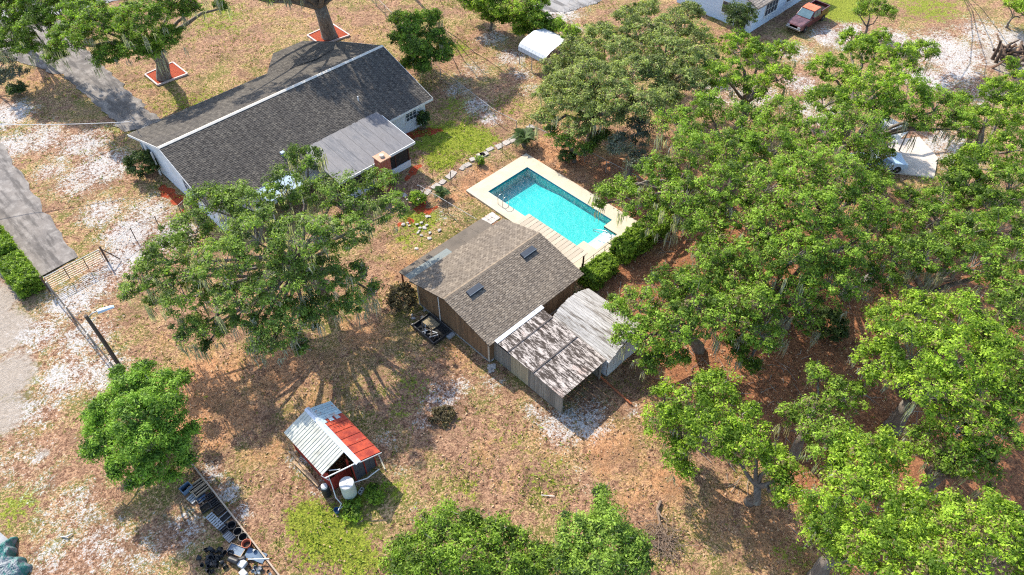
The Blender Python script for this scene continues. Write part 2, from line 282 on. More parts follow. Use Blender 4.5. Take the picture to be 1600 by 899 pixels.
# ================================================================ POOL
CREAM = NT('cream pool deck'); f1 = CREAM.noise(.8, 5); f2 = CREAM.noise(14, 3)
cdeck = CREAM.mix(CREAM.step(f1, .35, .7), (.53,.465,.355), (.46,.40,.30)); cdeck = CREAM.mix(.25, cdeck, CREAM.mix(f2, (.6,.6,.6), (1,1,1)), 'MULTIPLY')
cdeck = CREAM.mix(CREAM.math('MULTIPLY', CREAM.step(CREAM.noise(2.1, 6, .7), .58, .75), .35), cdeck, (.34,.29,.215)); CREAM.bump(f2, .15, .01); CREAM = CREAM.fin(cdeck, .85, .2)
PX0, PX1, PY0, PY1 = 32.15, 36.75, 25.9, 35.35; SX0, SX1, SY0 = 33.35, 35.75, 24.55
dk = MB(); ZT = .10
for a in ((30.95, PX0, 31.2, 36.75), (28.6, PX0, 23.75, 31.2), (PX0, PX1, PY1, 36.75), (PX1, 38.05, 23.75, 36.75), (PX0, SX0, 23.75, PY0), (SX1, PX1, 23.75, PY0), (SX0, SX1, 23.75, SY0)):
    dk.box(*a, -.05, ZT)
ground_kind(dk.build('pool_deck', CREAM))
pool = thing('swimming_pool', 'rectangular turquoise swimming pool set in a cream deck', 'pool', (34.4, 30.6, 0))
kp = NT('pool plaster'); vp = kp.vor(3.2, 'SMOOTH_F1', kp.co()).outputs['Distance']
PLASTER = kp.fin(kp.mix(kp.step(kp.noise(6, 3, .6, dist=2.0), .38, .66), (.035,.41,.37), (.07,.50,.44)), .8, .2)  # two-tone mottling paints the rippling light on the basin into its colour
EPS = .004
prof = [(PY0, -.6), (31.4, -.66), (33.5, -.95), (PY1, -.98)]
b = MB()
for (ya, za), (yb, zb) in zip(prof[:-1], prof[1:]):
    b.add([(PX0,ya,za),(PX1,ya,za),(PX1,yb,zb),(PX0,yb,zb)], [(0,1,2,3)])
    for x in (PX0, PX1): b.add([(x,ya,za),(x,yb,zb),(x,yb,.04),(x,ya,.04)], [(0,1,2,3)])
b.add([(PX0,PY1,-.98),(PX1,PY1,-.98),(PX1,PY1,.04),(PX0,PY1,.04)], [(0,1,2,3)])
for xa, xb in ((PX0, SX0), (SX1, PX1)): b.add([(xa,PY0,-.6),(xb,PY0,-.6),(xb,PY0,.04),(xa,PY0,.04)], [(0,1,2,3)])
for x in (SX0, SX1): b.add([(x,SY0,-.6),(x,PY0,-.6),(x,PY0,.04),(x,SY0,.04)], [(0,1,2,3)])
b.add([(SX0,SY0,-.6),(SX1,SY0,-.6),(SX1,SY0,.04),(SX0,SY0,.04)], [(0,1,2,3)])
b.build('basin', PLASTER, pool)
STEPW = mat('white pool step', (.62,.66,.65), (.54,.58,.57), 2, .6)
for i in range(3): MB().box(SX0 + .003, SX1 - .003, SY0 + .003 + i*.42, SY0 + .42 + i*.42, -.6, -.14 - i*.14).build('step', STEPW, pool)
TILE = mat('blue waterline tile', (.05,.22,.30), (.04,.16,.24), 6, .3, .5)
for nm, a in (('far', (PX0, PX1, PY1 - .02, PY1 + .0, -.05, .095)), ('a', (PX0, PX0 + .02, PY0, PY1 - .02, -.05, .095)), ('b', (PX1 - .02, PX1, PY0, PY1 - .02, -.05, .095))):
    MB().box(*a).build('waterline_tile', TILE, pool)
kw = NT('pool water'); kw.t.nodes.remove(kw.b)
tr = kw.n('ShaderNodeBsdfTransparent'); gl = kw.n('ShaderNodeBsdfGlossy'); gl.inputs['Roughness'].default_value = .4
fr = kw.n('ShaderNodeLayerWeight'); fr.inputs['Blend'].default_value = .25; front = kw.math('SUBTRACT', 1.0, kw.n('ShaderNodeNewGeometry').outputs['Backfacing']); mx = kw.n('ShaderNodeMixShader'); bp = kw.n('ShaderNodeBump')
wv = kw.math('ADD', kw.noise(4.5, 3, .6, dist=1.2), kw.math('MULTIPLY', kw.noise(13, 2), .4)); kw.L(wv, bp.inputs['Height']); bp.inputs['Strength'].default_value = .8; bp.inputs['Distance'].default_value = .08
kw.L(bp.outputs[0], gl.inputs['Normal']); kw.L(bp.outputs[0], fr.inputs['Normal'])
kw.L(kw.math('MULTIPLY', kw.math('ADD', kw.math('MULTIPLY', kw.math('POWER', fr.outputs['Facing'], 4.0), .6), .02), front), mx.inputs[0]); kw.L(tr.outputs[0], mx.inputs[1]); kw.L(gl.outputs[0], mx.inputs[2]); kw.L(mx.outputs[0], kw.out.inputs['Surface'])
va = kw.n('ShaderNodeVolumeAbsorption'); va.inputs['Color'].default_value = (.12,.80,.90,1); va.inputs['Density'].default_value = .48; kw.L(va.outputs[0], kw.out.inputs['Volume'])
wb = MB(); e = .006; NX, NY = 46, 94; zw = -.03; rngw = np.random.default_rng(3); gx = np.linspace(PX0+.021, PX1-.021, NX); gy = np.linspace(PY0+e, PY1-.021, NY)
hw = np.zeros((NX, NY))
for q in range(40):
    kx, ky = rngw.normal(0, 4.2, 2); hw += np.sin(kx*gx[:,None] + ky*gy[None,:] + rngw.uniform(0, 6.3)) * .0022
for i in range(NX):
    for j in range(NY): wb.v.append((gx[i], gy[j], zw + hw[i,j]))
for i in range(NX-1):
    for j in range(NY-1): wb.f.append((i*NY+j, (i+1)*NY+j, (i+1)*NY+j+1, i*NY+j+1))
bt = len(wb.v); bott = [(PY0+e, -.595), (31.4, -.655), (33.5, -.945), (PY1-.021, -.975)]
for y, z in bott: wb.v += [(gx[0], y, z), (gx[-1], y, z)]
for q in range(3): wb.f.append((bt+2*q, bt+2*q+2, bt+2*q+3, bt+2*q+1))
wb.f.append(tuple([0] + [bt+2*q for q in range(4)] + list(range(NY-1, 0, -1))))
wb.f.append(tuple([(NX-1)*NY + j for j in range(NY)] + [bt+7, bt+5, bt+3, bt+1]))
wb.f.append(tuple([i*NY for i in range(NX-1, -1, -1)] + [bt, bt+1]))
wb.f.append(tuple([i*NY+NY-1 for i in range(NX)] + [bt+7, bt+6]))
wb.build('water', kw.m, pool, smooth=False)
MB().box(SX0+.003, SX1-.003, SY0+.003, PY0+.003, -.58, zw - .002).build('step_water', kw.m, pool)
STEEL = mat('brushed steel', (.55,.56,.57), (.42,.43,.44), 6, .3, .5, .9)
for dy in (0, .55):
    y = 33.1 + dy
    MB().path([(31.65,y,.1),(31.65,y,.75),(31.8,y,.92),(32.05,y,.95),(32.25,y,.8),(32.3,y,.3),(32.3,y,-.5)], .027, 8).build('ladder_rail', STEEL, pool, smooth=True)
for z in (-.12, -.38): MB().bar((32.3,33.1,z), (32.3,33.65,z), .09, .03).build('ladder_rung', STEEL, pool)
MB().path([(34.6,24.25,.1),(34.6,24.25,.85),(34.6,24.4,1.0),(34.6,24.9,1.0),(34.6,25.8,.55),(34.6,26.05,.42),(34.6,26.0,.25),(34.6,25.7,.35),(34.6,24.5,.62),(34.6,24.27,.65)], .026, 8).build('handrail', STEEL, pool, smooth=True)

# ================================================================ BUILDINGS
def shingle_mat(name, dark, light, mid):
    k = NT(name); t = k.attr('tint'); n = k.noise(.7, 4); fine = k.noise(40, 2)
    c = k.mix(k.step(t, .05, .5), dark, mid); c = k.mix(k.step(t, .5, 1.0), c, light)
    c = k.mix(.55, c, k.mix(k.step(n, .3, .7), (.72,.72,.74), (1.1,1.08,1.04)), 'MULTIPLY'); c = k.mix(k.math('MULTIPLY', k.step(k.noise(1.6, 5, .7), .5, .72), .35), c, mid); c = k.mix(.4, c, k.mix(fine, (.45,.45,.45), (1.2,1.2,1.2)), 'MULTIPLY')
    return k.fin(c, .95, .15)
def shingles(parent, m, o, u, v, LU, LV, tw, ex, seed, inside=None, name='shingles', pattern=.55):
    """rows of overlapping tabs on the slope o + a*u + b*v; each tab has its own thickness, gap and tone"""
    rng = np.random.default_rng(seed); o, u, v = (np.array(q, float) for q in (o, u, v)); n = np.cross(u, v); n = n if n[2] > 0 else -n
    A = []; T = []
    nr = int(math.ceil(LV / ex))
    for r in range(nr):
        b0 = r * ex; b1 = min(LV, b0 + ex * 1.12); off = (r % 2) * tw / 2 + rng.uniform(-.02, .02); k = int(LU / tw) + 2
        a0 = np.clip(np.arange(k) * tw - off + .008, 0, LU); a1 = np.clip(np.arange(1, k+1) * tw - off - .008 + rng.normal(0, .008, k), 0, LU)
        ok = a1 - a0 > .03; a0, a1 = a0[ok], a1[ok]
        if inside is not None:
            q = np.array([inside((x0+x1)/2, (b0+b1)/2) for x0, x1 in zip(a0, a1)], bool); a0, a1 = a0[q], a1[q]
        if len(a0) == 0: continue
        hh = rng.uniform(.016, .034, len(a0)); bj = b0 + rng.normal(0, .006, len(a0)); z1 = .006
        P = lambda a, b, h: o + a[:,None]*u + np.broadcast_to(b, a.shape)[:,None]*v + np.broadcast_to(h, a.shape)[:,None]*n
        top = np.stack([P(a0, bj, hh), P(a1, bj, hh), P(a1, b1, z1), P(a0, b1, z1)], 1)
        fr_ = np.stack([P(a0, bj, 0*hh), P(a1, bj, 0*hh), P(a1, bj, hh), P(a0, bj, hh)], 1)
        par = ((np.floor(a0 / tw) + r) % 2)
        t = np.clip(rng.uniform(0, 1, len(a0)) * (1-pattern) + par * pattern * rng.uniform(.75, 1, len(a0)), 0, 1)
        A += [top, fr_]; T += [t, t * .5]
    A = np.concatenate(A).reshape(-1, 3); T = np.concatenate(T)
    return stuff(arr_mesh(name, m, A, 4, parent, {'tint': T}, off=root_of(parent).location))
def unit(a): a = np.array(a, float); return a / np.linalg.norm(a)

WHITE = mat('white house paint', (.66,.68,.70), (.58,.60,.62), 1.2, .7, bump=.1, dirt=(.55,.55,.52), dscale=.7)
TRIM = mat('white trim', (.66,.66,.64), (.56,.56,.54), 2, .6)
GLASS = mat('window glass', (.05,.07,.09), (.03,.04,.06), 2, .08, .8)
DARK = mat('dark void', (.012,.012,.012), (.02,.02,.02), 2, .9)
SHH = shingle_mat('house shingles', (.066,.059,.052), (.142,.127,.106), (.098,.088,.077))
SHP = shingle_mat('pool house shingles', (.145,.118,.092), (.26,.216,.168), (.195,.161,.126))

# ---- main house
HX0, HX1, HY0, HYR, HY1, HZE, HZR = 13.7, 35.47, 45.93, 52.67, 59.81, 2.57, 4.98
house = thing('house', 'long white house with a dark shingle roof beside the curved driveway', 'house', (24.5, 52.8, 0))
WX0, WX1, WY0, WY1 = 14.25, 34.95, 46.5, 59.2
sl0 = (HZR-HZE)/(HYR-HY0); sl1 = (HZR-HZE)/(HY1-HYR)
zr = lambda y: HZE + (y-HY0)*sl0 if y < HYR else HZE + (HY1-y)*sl1
for x0, x1 in ((WX0, WX0+.2), (WX1-.2, WX1)):
    MB().extrude([(x0,WY0,-.1),(x0,WY1,-.1),(x0,WY1,zr(WY1)-.14),(x0,HYR,HZR-.14),(x0,WY0,zr(WY0)-.14)], (x1-x0,0,0)).build('gable_wall', WHITE, house)
for y0, y1 in ((WY0, WY0+.2), (WY1-.2, WY1)): MB().box(WX0+.2, WX1-.2, y0, y1, -.1, zr(min(max(y0,WY0),WY1))-.16).build('wall', WHITE, house)
hroof = MB()
hroof.slab([(HX0,HY0,HZE),(HX1,HY0,HZE),(HX1,HYR,HZR),(HX0,HYR,HZR)], .09); hroof.slab([(HX0,HYR,HZR),(HX1,HYR,HZR),(HX1,HY1,HZE),(HX0,HY1,HZE)], .09)
hroof = hroof.build('roof', mat('roof felt', (.04,.038,.036), rough=.95), house)
shingles(hroof, SHH, (HX0,HY0,HZE), (1,0,0), unit((0,HYR-HY0,HZR-HZE)), HX1-HX0, math.hypot(HYR-HY0,HZR-HZE)-.05, .30, .145, 1, pattern=.5)
shingles(hroof, SHH, (HX0,HY1,HZE), (1,0,0), unit((0,HYR-HY1,HZR-HZE)), HX1-HX0, math.hypot(HYR-HY1,HZR-HZE)-.05, .30, .145, 2, pattern=.35)
rc = MB(); rc.slab([(HX0-.01,HYR-.17,HZR+.0),(HX1+.01,HYR-.17,HZR+.0),(HX1+.01,HYR,HZR+.075),(HX0-.01,HYR,HZR+.075)], .03); rc.slab([(HX0-.01,HYR,HZR+.075),(HX1+.01,HYR,HZR+.075),(HX1+.01,HYR+.17,HZR+.0),(HX0-.01,HYR+.17,HZR+.0)], .03)
rc.build('ridge_cap', mat('pale ridge vent', (.62,.58,.50), (.5,.46,.40), 3, .7), hroof)
for x in (HX0-.03, HX1+.0):
    for (ya, za), (yb, zb) in (((HY0-.02, HZE), (HYR, HZR)), ((HYR, HZR), (HY1+.02, HZE))):
        MB().add([(x,ya,za-.2),(x+.03,ya,za-.2),(x+.03,yb,zb-.2),(x,yb,zb-.2),(x,ya,za+.012),(x+.03,ya,za+.012),(x+.03,yb,zb+.012),(x,yb,zb+.012)], [(0,3,2,1),(4,5,6,7),(0,1,5,4),(1,2,6,5),(2,3,7,6),(3,0,4,7)]).build('rake_board', TRIM, house)
MB().box(HX0, HX1, HY0-.03, HY0-.002, HZE-.2, HZE+.01).build('fascia', TRIM, house)
MB().box(HX0, HX1, HY1+.002, HY1+.03, HZE-.2, HZE+.01).build('fascia', TRIM, house)
MB().box(HX0+.04, HX1-.04, HY0, WY0, HZE-.2, HZE-.17).build('soffit', TRIM, house)
# hipped front wing over the entry
A_, B_, C_, D_, E_ = (26.6,58.9,2.86), (29.6,62.6,2.50), (33.0,62.6,2.50), (35.46,59.0,2.83), (31.2,57.2,3.55)
wg = MB(); wg.add([A_,B_,C_,D_,E_,(26.6,58.9,2.66),(29.6,62.6,2.36),(33.0,62.6,2.36),(35.46,59.0,2.64)], [(4,0,1),(4,1,2),(4,2,3),(0,5,6,1),(1,6,7,2),(2,7,8,3)])
wgo = wg.build('front_wing_roof', mat('roof felt', (.04,.04,.04)), house)
def hip(P, Q, seed):
    P, Q, E = np.array(P), np.array(Q), np.array(E_); u = unit(Q-P); h = E-P; a_e = h @ u; vv = h - a_e*u; LV = np.linalg.norm(vv); LU = np.linalg.norm(Q-P); v = vv/LV
    ins = lambda a, b_: a_e*b_/LV <= a <= LU - (LU-a_e)*b_/LV
    shingles(wgo, SHH, P, u, v, LU, LV, .30, .145, seed, ins, pattern=.4)
hip(A_, B_, 3); hip(B_, C_, 4); hip(C_, D_, 5)
for x in (29.8, 32.8): MB().box(x-.07, x+.07, 62.2, 62.34, -.05, 2.36).build('porch_post', TRIM, house)
def window(parent, axis, c, wd, ht, sgn, panes=2, rows=2):
    """framed window proud of the wall; axis 'x' = wall runs along x"""
    x, y, z = c
    def bx(a0, a1, d0, d1, z0, z1):
        lo, hi = sorted((d0*sgn, d1*sgn))
        return MB().box(x+a0, x+a1, y+lo, y+hi, z+z0, z+z1) if axis == 'x' else MB().box(x+lo, x+hi, y+a0, y+a1, z+z0, z+z1)
    win = bx(-wd/2, wd/2, -.02, .02, -ht/2, ht/2).build('window', GLASS, parent)
    f = .06
    for a in ((-wd/2-f, wd/2+f, ht/2, ht/2+f), (-wd/2-f, wd/2+f, -ht/2-f, -ht/2), (-wd/2-f, -wd/2, -ht/2, ht/2), (wd/2, wd/2+f, -ht/2, ht/2)):
        bx(a[0], a[1], -.03, .06, a[2], a[3]).build('frame', TRIM, win)
    for i in range(1, panes): bx(-wd/2+wd*i/panes-.02, -wd/2+wd*i/panes+.02, .021, .045, -ht/2, ht/2).build('mullion', TRIM, win)
    for i in range(1, rows): bx(-wd/2, wd/2, .0212, .040, -ht/2+ht*i/rows-.015, -ht/2+ht*i/rows+.015).build('mullion', TRIM, win)
    bx(-wd/2-.12, wd/2+.12, .0, .13, -ht/2-f-.06, -ht/2-f-.002).build('sill', TRIM, win)
window(house, 'x', (33.3, WY0, 1.62), 1.15, .95, -1, 3, 3)
window(house, 'x', (20.2, WY0, 1.55), 1.3, 1.1, -1); window(house, 'y', (WX0, 51.2, 1.75), .95, 1.0, -1); window(house, 'y', (WX0, 48.0, 1.6), .9, 1.0, -1)
MB().box(WX0-.05, WX0-.002, 56.8, 57.9, 0, 2.1).build('side_door', mat('door shade', (.30,.33,.36), rough=.6), house)
for y in (58.3, 56.5): MB().box(WX0-.28, WX0-.16, y-.06, y+.06, -.05, 2.35).build('porch_post', TRIM, house)
MB().tube((29.67,48.85,3.55), (29.67,48.85,4.05), .055).build('vent_pipe', mat('vent pipe', (.72,.72,.70), rough=.6), house)
MB().box(20.95,21.3,47.35,47.7,3.0,3.42).build('vent_cap', mat('galvanised vent', (.26,.32,.38), (.2,.25,.3), 3, .5), house, bevel=.03)
MB().path([(14.2,58.3,3.2),(14.2,58.3,4.35),(14.05,58.35,4.5),(13.9,58.4,4.42)], .035).build('service_mast', mat('service mast', (.32,.32,.33), rough=.5, metal=.5), house)
# screened porch
PR0, PR1, PRY0, PRY1 = 22.6, 30.25, 42.2, 47.35
kpr = NT('grey membrane'); stn = kpr.noise(.55, 5, .6, kpr.co((1, .5, 1))); 
PORCHM = kpr.fin(kpr.mix(kpr.step(kpr.noise(3, 4, .7, kpr.co((2, .3, 1))), .4, .65), kpr.mix(kpr.step(stn, .45, .62), (.115,.11,.115), (.07,.075,.09)), (.14,.135,.14)), .55, .4)
prf = MB().slab([(PR0,PRY0,2.46),(PR1,PRY0,2.46),(PR1,PRY1,3.06),(PR0,PRY1,3.06)], .08).build('porch_roof', PORCHM, house)
n = 8
for i in range(1, n): MB().bar((PR0+(PR1-PR0)*i/n, PRY0+.02, 2.468), (PR0+(PR1-PR0)*i/n, PRY1-.05, 3.062), .03, .03).build('roof_seam', PORCHM, prf)
MB().box(PR0-.05, PR1+.05, PRY0-.06, PRY0-.003, 2.28, 2.50).build('fascia', TRIM, house)
MB().add([(PR1+.002,PRY0,2.28),(PR1+.05,PRY0,2.28),(PR1+.05,46.5,2.78),(PR1+.002,46.5,2.78),(PR1+.002,PRY0,2.49),(PR1+.05,PRY0,2.49),(PR1+.05,46.5,2.99),(PR1+.002,46.5,2.99)], [(0,3,2,1),(4,5,6,7),(0,1,5,4),(1,2,6,5),(2,3,7,6),(3,0,4,7)]).build('fascia', TRIM, house)
SCREEN = mat('dark insect screen', (.018,.017,.017), (.03,.027,.026), 3, .7); BROWN = mat('brown porch frame', (.10,.035,.025), (.06,.025,.02), 4, .6)
MB().box(PR0+.4, PR1-.35, PRY0+.35, PRY0+.5, -.1, .62).build('knee_wall', WHITE, house); MB().box(PR1-.5, PR1-.35, PRY0+.5, WY0-.003, -.1, .62).build('knee_wall', WHITE, house)
MB().box(PR0+.4, PR1-.42, PRY0+.42, PRY0+.45, .62, 2.32).build('screen', SCREEN, house); MB().box(PR1-.45, PR1-.42, PRY0+.45, WY0-.003, .62, 2.32).build('screen', SCREEN, house)
for x in (PR1-.44, 28.4, 27.1, 25.4, 24.2): MB().box(x-.05, x+.05, PRY0+.37, PRY0+.46, .62, 2.36).build('screen_post', BROWN, house)
for y in (44.0, 45.4): MB().box(PR1-.47, PR1-.38, y-.05, y+.05, .62, 2.36).build('screen_post', BROWN, house)
kb = NT('red brick'); br = kb.n('ShaderNodeTexBrick'); kb.L(kb.co(None, (R(90),0,0)), br.inputs[0]); br.inputs['Scale'].default_value = 4.5
br.inputs['Color1'].default_value = (.26,.055,.03,1); br.inputs['Color2'].default_value = (.34,.09,.05,1); br.inputs['Mortar'].default_value = (.40,.31,.26,1); br.inputs['Mortar Size'].default_value = .015
BRICK = kb.fin(br.outputs[0], .9, .1)
ch = MB().box(26.06, 26.98, 41.2, PRY0-.065, -.1, 3.15).build('chimney', BRICK, house)
MB().box(25.98, 27.06, 41.13, PRY0-.02, 3.152, 3.25).build('chimney_cap', mat('tan brick cap', (.52,.30,.19), (.42,.24,.16), 4), ch)
MB().lathe([(.2,0),(.2,.18),(.16,.2)], (26.52,41.62,3.25), 10).build('flue', mat('clay flue', (.62,.52,.42)), ch)
MB().slab([(17.4,44.2,2.35),(20.6,44.2,2.35),(20.6,46.6,2.6),(17.4,46.6,2.6)], .08).build('awning', mat('pale blue awning', (.30,.38,.43), (.25,.32,.37), 1.5, .7), house)
for x in (17.6, 20.3): MB().box(x-.04, x+.04, 44.3, 44.38, -.05, 2.27).build('awning_post', TRIM, house)

# ---- pool house
QX0, QX1, QY0, QYR, QY1, QZE, QZR = 19.88, 28.95, 22.2, 26.47, 30.24, 2.36, 3.42
ph = thing('pool_house', 'brown wooden pool house with a tan shingle roof and two roof vents', 'building', (24.4, 26.2, 0))
QW0, QW1, QV0, QV1 = 20.25, 28.55, 22.62, 29.9
q0 = (QZR-QZE)/(QYR-QY0); q1 = (QZR-QZE)/(QY1-QYR)
zq = lambda y: QZE + (y-QY0)*q0 if y < QYR else QZE + (QY1-y)*q1
SIDING = mat('brown plywood siding', (.225,.135,.072), (.15,.088,.048), 1.0, .85, stretch=(3,3,.35), bump=.3, rnd=.16, dirt=(.10,.07,.045), dscale=.8)
core = MB().box(QW0+.06, QW1-.06, QV0+.06, QV1-.06, -.1, 2.2); core.build('wall_core', DARK, ph)
for x0, x1 in ((QW0, QW0+.05), (QW1-.05, QW1)):                                      # each siding board its own piece
    y = QV0; 
    while y < QV1 - .01:
        y2 = min(y + .30, QV1); mid = [QYR] if y < QYR < y2 else []
        tp = [(x0, yy, zq(yy) - .15) for yy in [y2 - .012] + mid + [y]]
        MB().extrude([(x0, y, .04), (x0, y2 - .012, .04)] + tp, (x1-x0, 0, 0)).build('board', SIDING, ph); y = y2
for y0, y1 in ((QV0, QV0+.05), (QV1-.05, QV1)):
    x = QW0 + .052
    while x < QW1 - .06:
        x2 = min(x + .30, QW1 - .052); MB().box(x, x2-.012, y0, y1, .04, zq(y0) - .17).build('board', SIDING, ph); x = x2
MB().box(QW0-.05, QW1+.05, QV0-.05, QV1+.05, -.1, .035).build('footing', mat('grey footing', (.36,.34,.31), (.25,.24,.22), 2), ph)
TAN = mat('tan trim', (.46,.39,.30), (.38,.32,.25), 3, .7)
MB().box(QW0-.035, QW0-.002, QV0-.03, QV0+.11, .03, 2.3).build('corner_trim', TAN, ph); MB().box(QW0-.035, QW0-.002, QV1-.11, QV1+.03, .03, 2.3).build('corner_trim', TAN, ph)
MB().path([(QW0-.05,27.55,3.0),(QW0-.05,27.55,.15),(QW0-.3,27.5,.05)], .04, 6).build('downspout', mat('white downspout', (.72,.69,.64), rough=.5), ph)
qr = MB(); qr.slab([(QX0,QY0,QZE),(QX1,QY0,QZE),(QX1,QYR,QZR),(QX0,QYR,QZR)], .10); qr.slab([(QX0,QYR,QZR),(QX1,QYR,QZR),(QX1,QY1,QZE),(QX0,QY1,QZE)], .10)
qr = qr.build('roof', mat('brown roof deck', (.09,.065,.045)), ph)
shingles(qr, SHP, (QX0-.02,QY0-.02,QZE), (1,0,0), unit((0,QYR-QY0,QZR-QZE)), QX1-QX0+.04, math.hypot(QYR-QY0,QZR-QZE)+.0, .28, .14, 11, pattern=.55)
shingles(qr, SHP, (QX0-.02,QY1+.02,QZE), (1,0,0), unit((0,QYR-QY1,QZR-QZE)), QX1-QX0+.04, math.hypot(QYR-QY1,QZR-QZE)+.0, .28, .14, 12, pattern=.4)
i = 0; x = QX0
while x < QX1 - .05:                                                                  # ridge cap shingles, each a piece
    x2 = min(x + .30, QX1); MB().add([(x,QYR-.15,QZR+.0),(x2,QYR-.15,QZR-.01),(x2,QYR,QZR+.05),(x,QYR,QZR+.065),(x2,QYR+.15,QZR-.01),(x,QYR+.15,QZR+.0)], [(0,1,2,3),(3,2,4,5),(0,3,5)]).build('ridge_shingle', mat('ridge shingle', (.24,.19,.135), (.17,.13,.095), 3, .9, rnd=.15), qr); x = x2
VENT = mat('slate roof vent', (.035,.045,.06), (.025,.032,.045), 2, .5, .4, 0)
for xc in (21.95, 27.03):
    yv = 25.75; zv = zq(yv)
    v_ = MB(); v_.hexa([(xc-.62,yv-.24,zv-.12),(xc+.62,yv-.24,zv-.12),(xc+.62,yv+.24,zv-.0),(xc-.62,yv+.24,zv-.0),(xc-.60,yv-.20,zv+.16),(xc+.60,yv-.20,zv+.16),(xc+.60,yv+.22,zv+.22),(xc-.60,yv+.22,zv+.22)])
    vo = v_.build('roof_vent', VENT, ph, bevel=.015)
    MB().bar((xc-.64,yv-.215,zv+.13),(xc+.64,yv-.215,zv+.13),.05,.05).build('vent_lip', mat('vent lip', (.10,.13,.16), rough=.5), vo)
# low lean-to over the side patio, with one translucent strip
LEAN = mat('brown rolled roofing', (.135,.11,.085), (.105,.087,.068), .9, .9, dirt=(.085,.07,.055), dscale=.9)
LZ0, LZ1 = 2.10, 2.30
xs_ = [20.05, 21.35, 22.65, 23.95, 25.3, 26.65, 27.98]
for i in range(6):
    MB().slab([(xs_[i],30.93,2.21 + .002*(i % 2)),(xs_[i+1]-.01,30.93,2.21 + .002*(i % 2)),(xs_[i+1]-.01,31.65,LZ0),(xs_[i],31.65,LZ0)], .05).build('roof_sheet', LEAN, ph)
    ymat = mat('pale fibreglass', (.16,.185,.175), (.13,.15,.145), 2, .6, rnd=.1) if i < 3 else LEAN
    MB().slab([(xs_[i],30.12,LZ1),(xs_[i+1]-.01,30.12,LZ1),(xs_[i+1]-.01,30.96,2.225),(xs_[i],30.96,2.225)], .03).build('roof_sheet', ymat, ph)
REDW = mat('red brown post', (.20,.06,.035), (.13,.045,.03), 3)
for x in (20.2, 23.9, 27.8): MB().box(x-.05, x+.05, 31.45, 31.55, -.05, 2.06).build('post', REDW, ph)
MB().bar((20.05,31.5,2.03),(27.95,31.5,2.03),.05,.12).build('beam', REDW, ph)

# ---- pergola between pool house and pool
pg = thing('pergola', 'slatted cream pergola roof between the pool house and the pool', 'pergola', (29.8, 26.2, .1))
SLAT = mat('cream painted slat', (.44,.375,.285), (.34,.285,.21), 2.5, .75, stretch=(.6,5,5), rnd=.12, bump=.2); DKR = mat('dark red stain', (.085,.028,.022), (.05,.02,.018), 3, .6)
n = 16
for i in range(n):
    y = 23.45 + (29.0-23.45) * i / (n-1); piece('slat', SLAT, pg, (29.62, y, 2.53 + .006*math.sin(i*2.1)), (1.98, .335, .035), (0, R(1.2), 0))
for x in (28.98, 30.45): piece('beam', DKR, pg, (x, 26.2, 2.42), (.06, 5.75, .14))
for i in range(8): piece('rafter', DKR, pg, (29.7, 23.6 + i*.75, 2.36), (1.5, .05, .10))
for y in (23.5, 26.2, 28.85): piece('post', DKR, pg, (30.45, y, 1.22), (.09, .09, 2.26))

# ---- weathered lean-to shed
ws = thing('lean_to_shed', 'weathered lean-to shed with a mould streaked grey sheet roof', 'shed', (22.5, 19.2, 0))
kk = NT('mouldy roofing'); vv = kk.co((3.4, .7, 1)); s1 = kk.noise(1.5, 6, .75, vv, .4); s2 = kk.noise(6, 5, .75, kk.co((3.6, .7, 1))); s3 = kk.noise(.7, 3)
cc = kk.mix(kk.step(s2, .35, .65), (.36,.31,.275), (.55,.50,.46)); cc = kk.mix(kk.math('MULTIPLY', kk.step(s3, .55, .7), .5), cc, (.38,.25,.20))
cc = kk.mix(kk.step(kk.math('ADD', kk.math('MULTIPLY', s1, .6), kk.math('MULTIPLY', s2, .4)), .455, .525), cc, (.055,.044,.037)); kk.bump(s2, .3, .02); MOULD = kk.fin(cc, .95, .1)
WZ = lambda y: 2.02 + (y - 16.4) * (2.28-2.02) / (22.0-16.4)
rows = [(16.35, 18.9), (18.85, 21.1), (21.05, 22.12)]; colsx = np.linspace(20.45, 24.62, 8)
SEAM = mat('black roof seam', (.05,.043,.04), (.12,.10,.09), 4, .95)
for r_, (ya, yb) in enumerate(rows):
    for i in range(7):
        h = .012 * (r_ + 1) + .004 * (i % 2) - .012
        MB().slab([(colsx[i],ya,WZ(ya)+h+.02),(colsx[i+1]-.012,ya,WZ(ya)+h+.02),(colsx[i+1]-.012,yb,WZ(yb)+h),(colsx[i],yb,WZ(yb)+h)], .018).build('roof_sheet', MOULD, ws)
for y in (18.88, 21.08): MB().bar((20.45,y,WZ(y)+.045),(24.6,y,WZ(y)+.045),.10,.012).build('roof_seam', SEAM, ws)
for i in range(9): piece('purlin', mat('grey timber', (.23,.20,.17), (.14,.12,.10), 3, .9, stretch=(4,4,.6), rnd=.15), ws, (22.5, 16.55 + i*.66, WZ(16.55+i*.66) - .06), (4.05, .06, .09))
MB().slab([(20.4,21.98,2.34),(24.75,21.98,2.34),(24.75,22.26,2.41),(20.4,22.26,2.41)], .02).build('flashing', mat('white flashing', (.66,.66,.66), (.58,.58,.58), 3, .5), ws)
GB = mat('grey weathered board', (.29,.265,.225), (.175,.155,.13), 2, .9, stretch=(5,5,.5), rnd=.28, bump=.4, dirt=(.10,.09,.075), dscale=1.5); rb = np.random.default_rng(8)
y = 16.5
